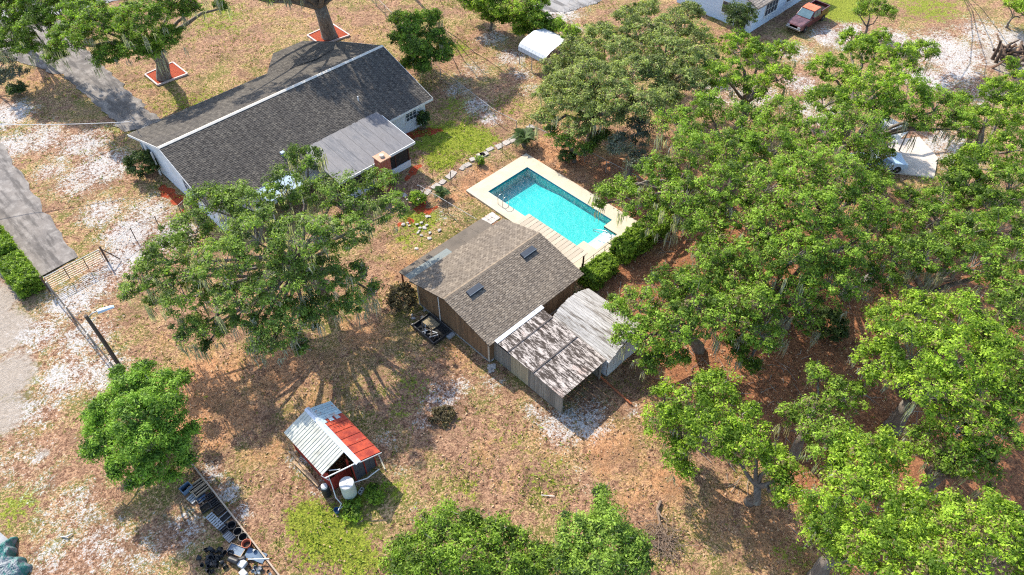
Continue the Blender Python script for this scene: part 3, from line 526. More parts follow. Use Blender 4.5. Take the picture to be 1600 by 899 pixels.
while y < 22.4:
    wdt = .17 + rb.uniform(0, .06); tan = 19.4 < y < 21.0
    h = WZ(min(y,22)) - (.12 if y < 21.0 else .5) + rb.normal(0, .02)
    piece('board', mat('tan board', (.40,.34,.225), (.29,.24,.16), 2, .9, stretch=(5,5,.5), rnd=.15) if tan else GB, ws, (20.66 + rb.normal(0,.006), y + wdt/2, h/2), (.025, wdt - .014, h), (R(rb.normal(0,.5)), 0, 0)); y += wdt
y = 16.7
while y < 22.2: piece('board', GB, ws, (24.42, y + .1, .95), (.025, .19, 1.9)); y += .21
for x, yy in ((20.72,16.55),(24.36,16.55),(22.5,22.2),(20.72,22.2)): piece('post', GB, ws, (x, yy, .98), (.09, .09, 1.96))
piece('beam', GB, ws, (22.5, 16.5, 1.92), (4.0, .06, .14))
for i, (x, y, s_) in enumerate(((21.3,18.0,.5),(22.2,18.8,.7),(23.3,18.2,.6),(22.8,20.2,.9))): tag(MB().box(x-s_/2,x+s_/2,y-.3,y+.3,-.02,s_).build('storage_box', mat('dark cardboard', (.10,.075,.05), rnd=.3), None, bevel=.02), 'dark storage box standing inside the open lean-to shed', 'box', 'boxes inside the lean-to shed')

# ---- pale grey gambrel shed next to it
gs = thing('garden_shed', 'small pale shed with a lichen grey plank roof beside the lean-to', 'shed', (26.4, 18.7, 0))
kk = NT('lichen roof boards'); vv = kk.co((5, .45, 1)); s1 = kk.noise(1.0, 6, .7, vv); s2 = kk.noise(6, 4, .7, vv)
cc = kk.mix(kk.step(s2, .35, .65), (.30,.28,.25), (.45,.43,.405)); cc = kk.mix(kk.step(s1, .50, .64), cc, (.14,.12,.10)); cc = kk.mix(1.0, cc, kk.mix(kk.rnd(), (.85,.85,.85), (1.08,1.08,1.08)), 'MULTIPLY'); kk.bump(s2, .3, .02); LICH = kk.fin(cc, .95, .1)
prof = [(24.58, 1.95), (25.55, 2.42), (26.55, 2.72), (27.6, 2.42), (28.5, 1.95)]
for (xa, za), (xb, zb), nb in ((prof[0], prof[1], 6), (prof[1], prof[2], 6), (prof[2], prof[3], 6), (prof[3], prof[4], 6)):
    for i in range(nb):
        f0, f1 = i/nb, (i+1)/nb - .012; pa = (xa+(xb-xa)*f0, za+(zb-za)*f0); pb = (xa+(xb-xa)*f1, za+(zb-za)*f1); j = rb.uniform(-.04,.04)
        MB().slab([(pa[0],16.15+j,pa[1]),(pb[0],16.15+j,pb[1]),(pb[0],21.25+j,pb[1]),(pa[0],21.25+j,pa[1])], .03).build('roof_board', LICH, gs)
SHW = mat('pale blue grey siding', (.52,.55,.58), (.42,.44,.47), 1.5, .8, stretch=(4,4,.5), rnd=.08, dirt=(.3,.3,.28))
for y in (16.35, 21.05):
    x = 24.85
    while x < 28.2:
        xm = x + .14; zt = np.interp(xm, [p[0] for p in prof], [p[1] for p in prof]) - .09
        if not (y < 17 and 26.0 < xm < 27.2): piece('wall_board', SHW, gs, (xm, y, zt/2), (.27, .04, zt))
        x += .285
MB().box(25.98, 27.12, 16.33, 16.37, .05, 2.0).build('door', mat('shed door', (.44,.47,.50), (.36,.38,.41), 2, .7), gs)
for x in (24.83, 28.22):
    y = 16.4
    while y < 21.0: piece('wall_board', SHW, gs, (x, y+.15, .95), (.04, .285, 1.9)); y += .30
MB().bar((24.56,16.12,1.93),(24.56,21.28,1.93),.03,.1).build('fascia', TRIM, gs)
# ---- small red and white tin shed
bs = thing('tin_shed', 'small shed with one white and one rusty red tin roof slope', 'shed', (8.7, 23.8, 0))
TINW = mat('white tin', (.47,.475,.405), (.39,.395,.34), 1.3, .45, .4, 0, rnd=.06, dirt=(.28,.27,.22), dscale=1.4)
kk = NT('rusty red tin'); s1 = kk.noise(1.2, 6, .7); s2 = kk.noise(4, 5, .7); cc = kk.mix(kk.step(s1, .38, .62), (.24,.028,.016), (.46,.07,.028)); cc = kk.mix(kk.math('MULTIPLY', kk.step(s2, .6, .72), .7), cc, (.48,.22,.13)); cc = kk.mix(1.0, cc, kk.mix(kk.rnd(), (.85,.8,.8), (1.1,1.1,1.1)), 'MULTIPLY'); TINR = kk.fin(cc, .6, .3)
TINB = mat('blue grey tin', (.42,.52,.53), (.33,.42,.44), 2, .45, .4, .1, rnd=.1, dirt=(.5,.22,.1), dscale=2.0)
def tin(name, m, a, b, y0, y1, t=.012):
    """sheet from eave point a=(x,z) to ridge point b with raised ribs along the fall"""
    s = MB().slab([(a[0],y0,a[1]),(b[0],y0,b[1]),(b[0],y1,b[1]),(a[0],y1,a[1])] if a[0] < b[0] else [(b[0],y0,b[1]),(a[0],y0,a[1]),(a[0],y1,a[1]),(b[0],y1,b[1])], t)
    for q in ((.06, .5) if name == 'roof_panel' and m is not TINR else (.06,)): yy = y0 + (y1-y0)*q; s.bar((a[0],yy,a[1]+.012), (b[0],yy,b[1]+.012), .03, .03)
    return s.build(name, m, bs)
ys_ = np.linspace(22.3, 26.2, 10)
for i in range(9): tin('roof_panel', TINW, (7.06, 2.0), (8.8, 2.62), ys_[i], ys_[i+1]-.004)
ys_ = np.linspace(21.2, 24.95, 7)
for i in range(6): tin('roof_panel', TINR, (10.32, 1.95), (8.86, 2.62), ys_[i], ys_[i+1]-.004)
ys_ = np.linspace(24.95, 26.15, 4)
for i in range(3): tin('roof_panel', TINB, (10.32, 1.95), (8.86, 2.62), ys_[i], ys_[i+1]-.004)
for x, z in ((9.05, 2.57),(9.5,2.36),(9.9,2.17)): MB().slab([(x-.12,24.65,z+.04),(x+.14,24.65,z-.07),(x+.1,25.2,z-.05),(x-.14,25.1,z+.055)], .01).build('roof_patch', TINB, bs)
cap = MB(); cap.slab([(8.66,21.15,2.60),(8.83,21.15,2.67),(8.83,26.25,2.67),(8.66,26.25,2.60)], .01); cap.slab([(8.83,21.15,2.67),(9.0,21.15,2.59),(9.0,26.25,2.59),(8.83,26.25,2.67)], .01); cap.build('ridge_cap', mat('galvanised ridge', (.50,.55,.60), (.40,.44,.48), 3, .4, .4, .3), bs)
piece('fascia', TRIM, bs, (9.6, 21.17, 2.22), (1.62, .03, .07), (0, R(24.6), 0))
REDB = mat('red barn board', (.36,.035,.022), (.22,.03,.02), 2, .8, stretch=(4,4,.6), rnd=.2); NAVY = mat('dark corrugated panel', (.055,.06,.075), (.09,.09,.10), 3, .6, stretch=(1,1,.4))
x = 7.35
while x < 8.6: piece('wall_board', REDB, bs, (x+.09, 22.2, .62 + .02*math.sin(x*9)), (.17, .03, 1.25), (0,0,0)); x += .182
for i in range(4): piece('door_panel', NAVY, bs, (8.85 + i*.36, 21.75, .85), (.345, .03, 1.7))
for x in (8.63, 9.37, 10.1): piece('door_frame', REDB, bs, (x, 21.72, .88), (.06, .06, 1.8))
for x, n0, n1 in ((7.32, 22.3, 26.0), (10.1, 21.8, 26.0)):
    y = n0
    while y < n1: piece('wall_board', REDB, bs, (x, y+.1, .9), (.03, .195, 1.8)); y += .206
x = 7.4
while x < 10.0: piece('wall_board', REDB, bs, (x+.1, 26.0, .95), (.195, .03, 1.9)); x += .206
for p in ((7.32,22.25),(7.32,26.0),(8.62,22.2),(10.1,26.0)): piece('post', REDB, bs, (*p, .98), (.09,.09,1.96))
MB().bar((8.72,21.3,2.52),(7.08,22.1,1.9),.05,.07).build('rafter', TRIM, bs); MB().bar((7.5,22.28,2.0),(8.0,21.9,2.0),.04,.05).build('rafter', TRIM, bs); MB().bar((7.0,22.36,1.96),(7.2,21.95,1.72),.03,.04).build('rafter', TRIM, bs)
PLANK = mat('raw plank', (.46,.32,.19), (.33,.23,.14), 3, .85, stretch=(5,.5,5), rnd=.15)
for i, (x, y, l, a) in enumerate(((6.95,24.6,2.9,-2),(6.78,24.2,2.4,3))):
    o = MB().box(-.07,.07,-l/2,l/2,0,.045).build('plank', PLANK); o.location = (x,y,.03+.05*i); o.rotation_euler = (0,0,R(a)); tag(o, ('long raw plank lying closest to the tin shed wall', 'shorter raw plank lying outside along the tin shed')[i], 'plank')
o = MB().tube((0,0,0),(.5,1.65,.05),.05).build('fence_post', mat('pale post', (.45,.43,.33))); o.location = (10.3,21.15,.05); tag(o, 'loose pale post lying by the red roof corner of the tin shed', 'post')
tk = thing('water_tank', 'white cylindrical water tank in front of the tin shed', 'tank', (7.85, 21.25, .18))
TANK = mat('milky plastic', (.52,.56,.49), (.46,.50,.44), 1.5, .4, .5)
MB().lathe([(.33,0),(.40,.03),(.42,.10),(.42,1.15),(.40,1.24),(.30,1.29)], (7.85,21.25,.2), 24).build('tank_body', TANK, tk, smooth=False)
MB().lathe([(.41,0),(.41,.035),(.37,.05),(.10,.08),(.06,.10)], (7.85,21.25,1.45), 24).build('lid', mat('white lid', (.58,.58,.56)), tk)
BLOCK = mat('concrete block', (.42,.41,.38), (.32,.31,.29), 3, .95, bump=.3)
def cblock(x, y, rz, label):
    t_ = MB(); L_, W_, H_ = .40, .2, .2
    for a in ((-.2,.2,-.1,-.07),(-.2,.2,.07,.1)): t_.box(*a, 0, H_)
    for xx in (-.2,-.015,.17): t_.box(xx, xx+.03, -.0695, .0695, 0, H_)
    o = t_.build('concrete_block', BLOCK); o.location = (x,y,0); o.rotation_euler = (0,0,rz); return tag(o, label, 'block')
cblock(8.42, 20.98, R(20), 'hollow concrete block beside the white water tank'); 
for x, y in ((7.65,21.1),(8.0,21.45)): cblock(x, y, R(5), 'concrete block hidden under the white water tank')['group'] = 'blocks under the tank'
PVC = mat('white plastic pipe', (.60,.61,.58), (.5,.51,.48), 3, .4)
pv = MB().path([(9.85,20.95,.9),(9.0,21.0,.85),(8.35,21.35,.75),(8.1,21.5,.6)], .035, 8).build('plastic_pipe', PVC); tag(pv, 'bent white plastic pipe running from the tank to the right', 'pipe')
pv = MB().path([(7.3,22.1,1.75),(7.25,21.9,1.1),(7.05,21.4,.6),(7.1,21.0,.35),(6.75,20.85,.3),(7.35,20.95,.12),(7.75,21.05,.1)], .03, 8).build('plastic_pipe', PVC); tag(pv, 'kinked white plastic pipe hanging down left of the tank', 'pipe')
br_ = thing('barrel', 'black barrel with a white lid left of the water tank', 'barrel', (6.92,22.25,0))
MB().lathe([(.2,0),(.24,.05),(.25,.4),(.24,.8),(.2,.85)], (6.92,22.25,0), 16).build('barrel_body', mat('black plastic', (.018,.018,.02), (.03,.03,.032), 3, .5), br_); MB().lathe([(.17,0),(.19,.04),(.18,.18),(.08,.22)], (6.92,22.25,.85), 16).build('lid', mat('white lid', (.58,.58,.56)), br_)
o = MB().lathe([(.14,0),(.17,.28),(.16,.30),(.13,.04)], (6.7,20.95,0), 12).build('bucket', mat('blue plastic', (.05,.12,.25), rough=.5)); tag(o, 'small blue bucket below the white pipes of the tin shed', 'bucket')

# ---- white carport
cp = thing('carport', 'white arched metal carport half hidden by the olive coloured oak', 'carport', (50.2, 45.9, 0))
CPW = mat('white carport metal', (.58,.60,.62), (.52,.54,.56), 1.5, .4, .4)
prof = [(48.0,1.55),(48.04,1.95),(48.25,2.22),(48.8,2.48),(50.2,2.78),(51.6,2.48),(52.15,2.22),(52.36,1.95),(52.4,1.55)]
CY0, CY1 = 44.1, 47.75; ny = 8
for j in range(ny):
    ya = CY0 + (CY1-CY0)*j/ny; yb = CY0 + (CY1-CY0)*(j+1)/ny - .02; s_ = MB()
    pts = [(x, z) for x, z in prof]; n = len(pts); s_.v = [(x,y,z+dz) for dz in (0,-.03) for y in (ya,yb) for x, z in pts]
    for i in range(n-1):
        s_.f += [(i,i+1,n+i+1,n+i), (2*n+i,3*n+i,3*n+i+1,2*n+i+1)]
        s_.f += [(i,2*n+i,2*n+i+1,i+1), (n+i,n+i+1,3*n+i+1,3*n+i)]
    s_.f += [(0,n,3*n,2*n), (n-1,3*n-1,4*n-1,2*n-1)]
    s_.build('roof_panel', CPW, cp)
for x in (48.12, 52.28):
    for y in (CY0+.1, (CY0+CY1)/2, CY1-.1): MB().box(x-.03,x+.03,y-.03,y+.03,-.05,2.0).build('post', mat('grey post', (.35,.35,.34)), cp)

# ---- neighbour's pale blue house
nh = thing('neighbour_house', 'pale blue house with a tan roof behind the trees beside the pickup', 'house', (75, 40, 0))
NBL = mat('pale blue siding', (.55,.66,.78), (.48,.58,.70), 1.0, .7, stretch=(.4,.4,6), bump=.2)
NX0, NX1, NY0, NY1, NYR = 70.0, 82.0, 34.9, 44.5, 39.7
for x0, x1 in ((NX0, NX0+.2), (NX1-.2, NX1)): MB().extrude([(x0,NY0,-.1),(x0,NY1,-.1),(x0,NY1,3.0),(x0,NYR,4.9),(x0,NY0,3.0)], (x1-x0,0,0)).build('gable_wall', NBL, nh)
for y0, y1 in ((NY0, NY0+.2), (NY1-.2, NY1)): MB().box(NX0+.2, NX1-.2, y0, y1, -.1, 2.98).build('wall', NBL, nh)
NR = mat('tan roof felt', (.25,.21,.175)); sN = (4.95-2.95)/(NYR-NY0+.5)
nr = MB(); nr.slab([(NX0-.4,NY0-.5,2.92),(NX1+.4,NY0-.5,2.92),(NX1+.4,NYR,5.05),(NX0-.4,NYR,5.05)], .12); nr.slab([(NX0-.4,NYR,5.05),(NX1+.4,NYR,5.05),(NX1+.4,NY1+.5,2.92),(NX0-.4,NY1+.5,2.92)], .12); nr = nr.build('roof', NR, nh)
SHN = shingle_mat('tan shingles', (.19,.16,.135), (.36,.31,.26), (.28,.24,.20))
shingles(nr, SHN, (NX0-.4,NY0-.5,2.93), (1,0,0), unit((0,NYR-NY0+.5,2.13)), NX1-NX0+.8, math.hypot(NYR-NY0+.5,2.13), .5, .25, 21, pattern=.2)
shingles(nr, SHN, (NX0-.4,NY1+.5,2.93), (1,0,0), unit((0,NYR-NY1-.5,2.13)), NX1-NX0+.8, math.hypot(NYR-NY1-.5,2.13), .5, .25, 22, pattern=.2)
window(nh, 'x', (73.5, NY0, 1.6), 2.4, 1.4, -1, 4, 2); window(nh, 'x', (77.5, NY0, 1.6), 1.6, 1.3, -1, 2, 2); window(nh, 'y', (NX0, 38.0, 1.6), 1.4, 1.2, -1)
MB().box(NX0-.06, NX0-.002, 35.6, 36.9, 0, 2.2).build('dark_doorway', DARK, nh)
# ---- small white roofed shelter under the trees beside the parked car
sr = thing('shelter', 'small shelter with a dirty white roof under the trees by the car', 'shelter', (60.3, 14.9, 0))
for i in range(4): MB().slab([(58.9+i*.68,14.0,2.35),(58.9+i*.68+.66,14.0,2.35),(58.9+i*.68+.66,16.2,2.6),(58.9+i*.68,16.2,2.6)], .03).build('roof_sheet', mat('dirty white sheet', (.66,.64,.60), (.52,.50,.46), 2, .7, dirt=(.3,.28,.25)), sr)
for x in (59.0,61.5):
    for y in (14.1,16.1): MB().box(x-.05,x+.05,y-.05,y+.05,-.05,2.32+(y-14)*.11).build('post', GB, sr)

# ================================================================ FENCES, POLES
WIRE = mat('galvanised wire', (.34,.34,.33), (.25,.25,.24), 4, .6, .3, .4); RUST = mat('rusty post', (.13,.085,.06), (.08,.055,.045), 4, .85)
def link_fence(label, pts, h, posts=None, rail=True, mesh=.28, post_m=None, rail_m=None, r=.022, every=2.4, wire=None):
    f = thing('chain_link_fence', label, 'fence', (pts[0][0], pts[0][1], 0), 'chain link fences')
    net = MB()
    for (x0,y0), (x1,y1) in zip(pts[:-1], pts[1:]):
        L_ = math.hypot(x1-x0, y1-y0); n = max(1, round(L_/every)); P = lambda t, z: (x0+(x1-x0)*t, y0+(y1-y0)*t, z)
        for i in range(n + 1):
            if i == n and (x1,y1) != pts[-1]: continue
            MB().tube(P(i/n,-.1), P(i/n,h+.05), r*1.5, n=6).build('post', post_m or WIRE, f)
        if rail: MB().tube(P(0,h), P(1,h), r, n=6).build('top_rail', rail_m or WIRE, f)
        m_ = int(L_/mesh); q = h/L_
        for i in range(-int(h/mesh), m_+1):
            a = i*mesh
            for sg in (1, -1):
                t0, t1 = max(a,0)/L_, min(a+h, L_)/L_
                if t1 <= t0: continue
                z0, z1 = (t0*L_-a), (t1*L_-a)
                if sg < 0: z0, z1 = h-z0, h-z1
                net.bar(P(t0,z0), P(t1,z1), .006, .006)
    stuff(net.build('wire_mesh', wire or WIRE, f)); return f
link_fence('chain link fence along the leaf litter behind the pool', [(40.1,38.4),(40.9,32.5),(41.2,28.0),(41.3,24.5)], 1.25)
link_fence('dark posted wire fence between the stepping stones and the pool', [(27.85,38.45),(39.7,38.4)], 1.15, post_m=RUST, every=2.9, rail=False)
link_fence('short fence with a pale rail between the palm shrub and the pool house', [(27.85,38.9),(28.4,32.6)], 1.15, post_m=RUST, every=3.0)
link_fence('long rail fence running from the stepping stones up past the house', [(39.7,39.6),(39.5,42.2),(40.6,51.0),(43.5,60.0),(46,70)], 1.2, every=2.6)
link_fence('low wire fence from the driveway gate to the house corner', [(6.3,49.6),(8.9,50.5),(12.8,50.4),(13.9,50.9)], 1.1, post_m=RUST)
link_fence('fence with a dark rail along the sandy left edge of the yard', [(2.05,49.3),(2.15,39.3),(2.35,29.6)], 1.1, rail_m=mat('dark rail', (.06,.055,.05)), r=.04, every=3.2, mesh=.4, wire=RUST)
pf = thing('pool_rail', 'thin dark railing along the deck beside the clipped hedges', 'railing', (32.4,23.72,.1))
for z in (.5, 1.0): MB().tube((30.6,23.72,z+.1),(34.6,23.72,z+.1),.018,n=6).build('rail', RUST, pf)
for x in (30.6,31.9,33.2,34.6): MB().tube((x,23.72,.1),(x,23.72,1.15),.022,n=6).build('post', RUST, pf)

gt = thing('farm_gate', 'barred metal farm gate across the end of the grey driveway', 'gate', (4.1,49.5,0))
GTM = mat('grey gate tube', (.55,.52,.48), (.35,.3,.27), 5, .55, .3, .3); gy = 49.62
for i in range(7): MB().tube((2.12,gy,.22+i*.185),(6.1,gy+.03,.22+i*.185),.021 if i < 6 else .03,n=6).build('bar', GTM if i < 6 else mat('pale gate rail', (.6,.58,.54)), gt)
for x in (2.12,6.1): MB().tube((x,gy,.18),(x,gy,1.36),.03,n=6).build('upright', GTM, gt)
for x in (3.5,4.9): MB().box(x-.03,x+.03,gy-.035,gy-.023,.2,1.35).build('brace', RUST, gt)
for x in (1.95,6.28): MB().tube((x,gy+.02,-.1),(x,gy+.02,1.55),.07,n=8).build('gate_post', RUST, gt)
MB().bar((6.28,gy,1.3),(7.05,gy-.5,.05),.06,.06).build('gate_post', RUST, gt)

lp = thing('street_light', 'wooden pole with a grey street light beside the left fence', 'street light', (2.5,39.2,0))
POLE = mat('dark pole wood', (.10,.085,.07), (.06,.05,.045), 3, .9, stretch=(4,4,.5))
MB().path([(2.5,39.2,-.2),(2.48,39.18,3),(2.4,39.15,5.6)], [.14,.125,.105], 10).build('pole', POLE, lp)
MB().path([(2.42,39.15,5.35),(2.75,39.1,5.55),(3.15,39.0,5.6)], .03, 6).build('arm', mat('grey arm', (.4,.42,.44), metal=.5, rough=.4), lp)
hd = MB(); hd.hexa([(3.0,38.82,5.50),(3.95,38.58,5.52),(4.02,38.86,5.52),(3.08,39.12,5.50),(3.03,38.86,5.68),(3.85,38.66,5.63),(3.9,38.84,5.63),(3.1,39.08,5.68)]); hd.build('lamp_head', mat('lamp housing', (.50,.58,.66), (.44,.52,.6), 3, .5), lp, bevel=.03)
up = thing('utility_pole', 'tall slim utility pole standing in the shrubs at the top', 'pole', (52.7,53.1,0))
MB().path([(52.7,53.1,-.2),(52.7,53.1,9.5)], [.15,.10], 8).build('pole', mat('grey pole wood', (.23,.19,.155), (.16,.13,.11), 3), up); MB().bar((51.9,53.1,9.0),(53.5,53.1,9.0),.1,.1).build('crossarm', POLE, up)
def sag(a, b, s, n=14): return [(a[0]+(b[0]-a[0])*t, a[1]+(b[1]-a[1])*t, a[2]+(b[2]-a[2])*t - s*4*t*(1-t)) for t in np.linspace(0,1,n)]
tag(MB().path(sag((-6,72.5,8.2),(13.95,58.4,4.42),.7), .028, 6).build('service_cable', mat('white cable', (.62,.60,.58), rough=.5)), 'white overhead cable running from the left edge to the house mast', 'cable')

# ---- stepping stones
sp_ = ground_kind(bpy.data.objects.new('stepping_stone_path', None)); col.objects.link(sp_)
STONE = mat('pale paving stone', (.43,.385,.335), (.33,.295,.26), 3, .9, rnd=.12, bump=.2); rs_ = np.random.default_rng(12)
def stone(x, y, s=.55, s2=.5, rz=0, z=.035, m=None): 
    b = MB(); n = 5
    p = [(-.5,-.5),(.1,-.52),(.5,-.46),(.52,.1),(.48,.5),(-.05,.53),(-.5,.49),(-.53,-.1)]; p = [(a*s*(1+rs_.normal(0,.06)), c*s2*(1+rs_.normal(0,.06))) for a, c in p]
    c_, s_ = math.cos(rz), math.sin(rz); b.prism([(x+a*c_-d*s_, y+a*s_+d*c_) for a, d in p], -.05, z); return b.build('stone', m or STONE, sp_)
for i, (x, y) in enumerate(STONES): stone(x + rs_.normal(0,.08), y + rs_.normal(0,.08), rs_.uniform(.42,.75), rs_.uniform(.4,.6), rs_.uniform(-.4,.4))
for i in range(3):
    for j in range(2): stone(29.6+i*.44, 32.6+j*.5, .42, .48, 0, m=mat('grey paver', (.50,.46,.41), rnd=.1))
# ---- clipped mulch beds round the two front oaks
def mulch_bed(pts, label):
    t_ = thing('mulch_bed', label, 'mulch bed', (*np.mean(pts, 0), 0)); c = np.mean(np.array(pts), 0)
    k = MATS.get('red mulch'); 
    if k is None:
        q = NT('red mulch'); f = q.noise(9, 4, .7); k = MATS['red mulch'] = q.fin(q.mix(q.step(f, .35, .65), (.19,.035,.018), (.36,.08,.038)), .95, .1); q.bump(f, .8, .06)
    MB().prism(pts, -.05, .09).build('mulch', k, t_)
    for i in range(len(pts)):
        a, b = pts[i], pts[(i+1) % len(pts)]; MB().bar((*a,.07), (*b,.07), .14, .16).build('edging_stone', mat('pale pink edging', (.60,.47,.42), (.48,.37,.33), 3), t_)
mulch_bed([(20.35,69.45),(23.4,69.3),(23.4,72.3),(20.35,72.1)], 'square red mulch bed with pale edging by the curved driveway')
mulch_bed([(36.0,64.6),(39.3,64.2),(39.4,67.4),(36.1,67.3)], 'red mulch bed round the oak trunk behind the house ridge')
# flower pots / plants in fresh mulch

# ================================================================ VEHICLES
def wheel(parent, x, y, r, w_):
    ax = Matrix.Rotation(R(90), 3, 'X')
    t_ = MB().lathe([(r*.62,-w_/2),(r*.95,-w_/2),(r,-w_*.3),(r,w_*.3),(r*.95,w_/2),(r*.62,w_/2)], (x,y,r), 20, ax).build('wheel', mat('tyre rubber', (.02,.02,.02), rough=.9), parent, local=True)
    MB().lathe([(r*.1,-w_*.52),(r*.58,-w_*.46),(r*.62,-w_*.3),(r*.62,w_*.3),(r*.58,w_*.46),(r*.1,w_*.52)], (x,y,r), 14, ax).build('rim', mat('alloy rim', (.45,.45,.46), rough=.35, metal=.7), t_, local=True)
def pickup(loc, rz):
    t_ = thing('pickup_truck', 'dark red pickup with a sun faded orange roof parked on the sand', 'pickup truck', loc, rz=rz)
    kk = NT('maroon paint'); MAR = kk.fin(kk.mix(kk.step(kk.noise(1.5,4), .4, .65), (.11,.02,.02), (.065,.014,.016)), .25, .6)
    kk = NT('sun faded hood'); FAD = kk.fin(kk.mix(kk.step(kk.noise(2.2,5,.7), .38, .6), (.15,.07,.075), (.065,.024,.03)), .35, .5)
    kk = NT('faded orange roof'); ORA = kk.fin(kk.mix(kk.step(kk.noise(1.3,4), .3, .7), (.62,.17,.065), (.50,.11,.05)), .5, .4)
    def hull(secs, name, m, parent, bevel=.03):
        """loft of cross sections (x, halfwidth_bottom, z_bottom, halfwidth_top, z_top)"""
        b = MB()
        for x, wb_, zb, wt, zt in secs: b.v += [(x,-wb_,zb),(x,wb_,zb),(x,wt,zt),(x,-wt,zt)]
        for i in range(len(secs)-1):
            for k in range(4): b.f.append((4*i+k, 4*i+(k+1) % 4, 4*i+4+(k+1) % 4, 4*i+4+k))
        b.f += [(3,2,1,0), tuple(4*(len(secs)-1)+k for k in range(4))]; return b.build(name, m, parent, local=True, bevel=bevel)
    body = hull([(-2.85,.92,.45,.92,.98),(-2.6,.96,.42,.95,1.05),(-.62,.96,.42,.95,1.08),(.95,.96,.42,.94,1.08),(2.3,.95,.42,.90,1.0),(2.8,.88,.45,.80,.88)], 'body', MAR, t_, .05)
    hull([(1.0,.88,1.06,.86,1.13),(1.9,.88,1.02,.84,1.09),(2.7,.80,.88,.74,.93)], 'hood', FAD, t_)
    hull([(-1.0,.92,1.07,.78,1.72),(-.9,.92,1.07,.78,1.75),(.35,.92,1.07,.76,1.73),(1.12,.92,1.07,.86,1.12)], 'cab', MAR, t_, .03)
    hull([(-.98,.77,1.745,.74,1.79),(-.3,.78,1.755,.75,1.82),(.36,.76,1.735,.72,1.785)], 'cab_roof', ORA, t_, .02)
    WG = mat('windscreen', (.10,.17,.19), (.06,.11,.13), 2, .06, .9)
    b = MB(); b.add([(.42,-.70,1.70),(.42,.70,1.70),(1.08,.78,1.16),(1.08,-.78,1.16),(.45,-.70,1.72),(.45,.70,1.72),(1.11,.78,1.18),(1.11,-.78,1.18)], [(3,2,1,0),(4,5,6,7),(0,1,5,4),(1,2,6,5),(2,3,7,6),(3,0,4,7)]); b.build('windscreen', WG, t_, local=True)
    for s in (-1, 1):
        for xa, xb, xc, xd in ((-.86,-.12,-.12,-.86), (-.04,.32,.80,-.04)):
            MB().add([(xa,s*.787,1.68),(xb,s*.787,1.67),(xc,s*.918,1.14),(xd,s*.918,1.14),(xa,s*.80,1.68),(xb,s*.80,1.67),(xc,s*.932,1.14),(xd,s*.932,1.14)], [(0,1,2,3),(7,6,5,4),(0,4,5,1),(1,5,6,2),(2,6,7,3),(3,7,4,0)]).build('side_window', WG, t_, local=True)
        MB().box(.55,.72,s*.98-.09,s*.98+.09,1.12,1.28).build('mirror', MAR, t_, local=True, bevel=.02)
        MB().box(2.72,2.83,s*.62-.16,s*.62+.16,.66,.82).build('headlight', mat('lamp glass', (.7,.7,.68), rough=.15), t_, local=True); MB().box(-2.88,-2.84,s*.82-.07,s*.82+.07,.62,.95).build('tail_light', mat('red lamp', (.4,.02,.02), rough=.2), t_, local=True)
        MB().box(-.5,-.35,s*.952-.02,s*.952+.02,.98,1.01).build('door_handle', DARK, t_, local=True)
    MB().box(-2.72,-1.08,-.80,.80,1.056,1.064).build('bed_floor', mat('bed liner', (.02,.018,.018), rough=.9), t_, local=True)
    for a in ((-2.80,-1.06,-.94,-.82),(-2.80,-1.06,.82,.94),(-2.84,-2.74,-.82,.82),(-1.14,-1.05,-.82,.82)): MB().box(*a,1.05,1.40).build('bed_side', MAR, t_, local=True, bevel=.02)
    MB().box(2.78,2.92,-.86,.86,.42,.62).build('bumper', STEEL, t_, local=True, bevel=.03); MB().box(2.76,2.80,-.42,.42,.64,.84).build('grille', DARK, t_, local=True); MB().box(-2.98,-2.86,-.86,.86,.42,.58).build('bumper', STEEL, t_, local=True, bevel=.03)
    for x in (-1.75,1.85):
        for y in (-.86,.86): wheel(t_, x, y, .37, .26)
pickup((75.9, 31.7, .02), R(180))
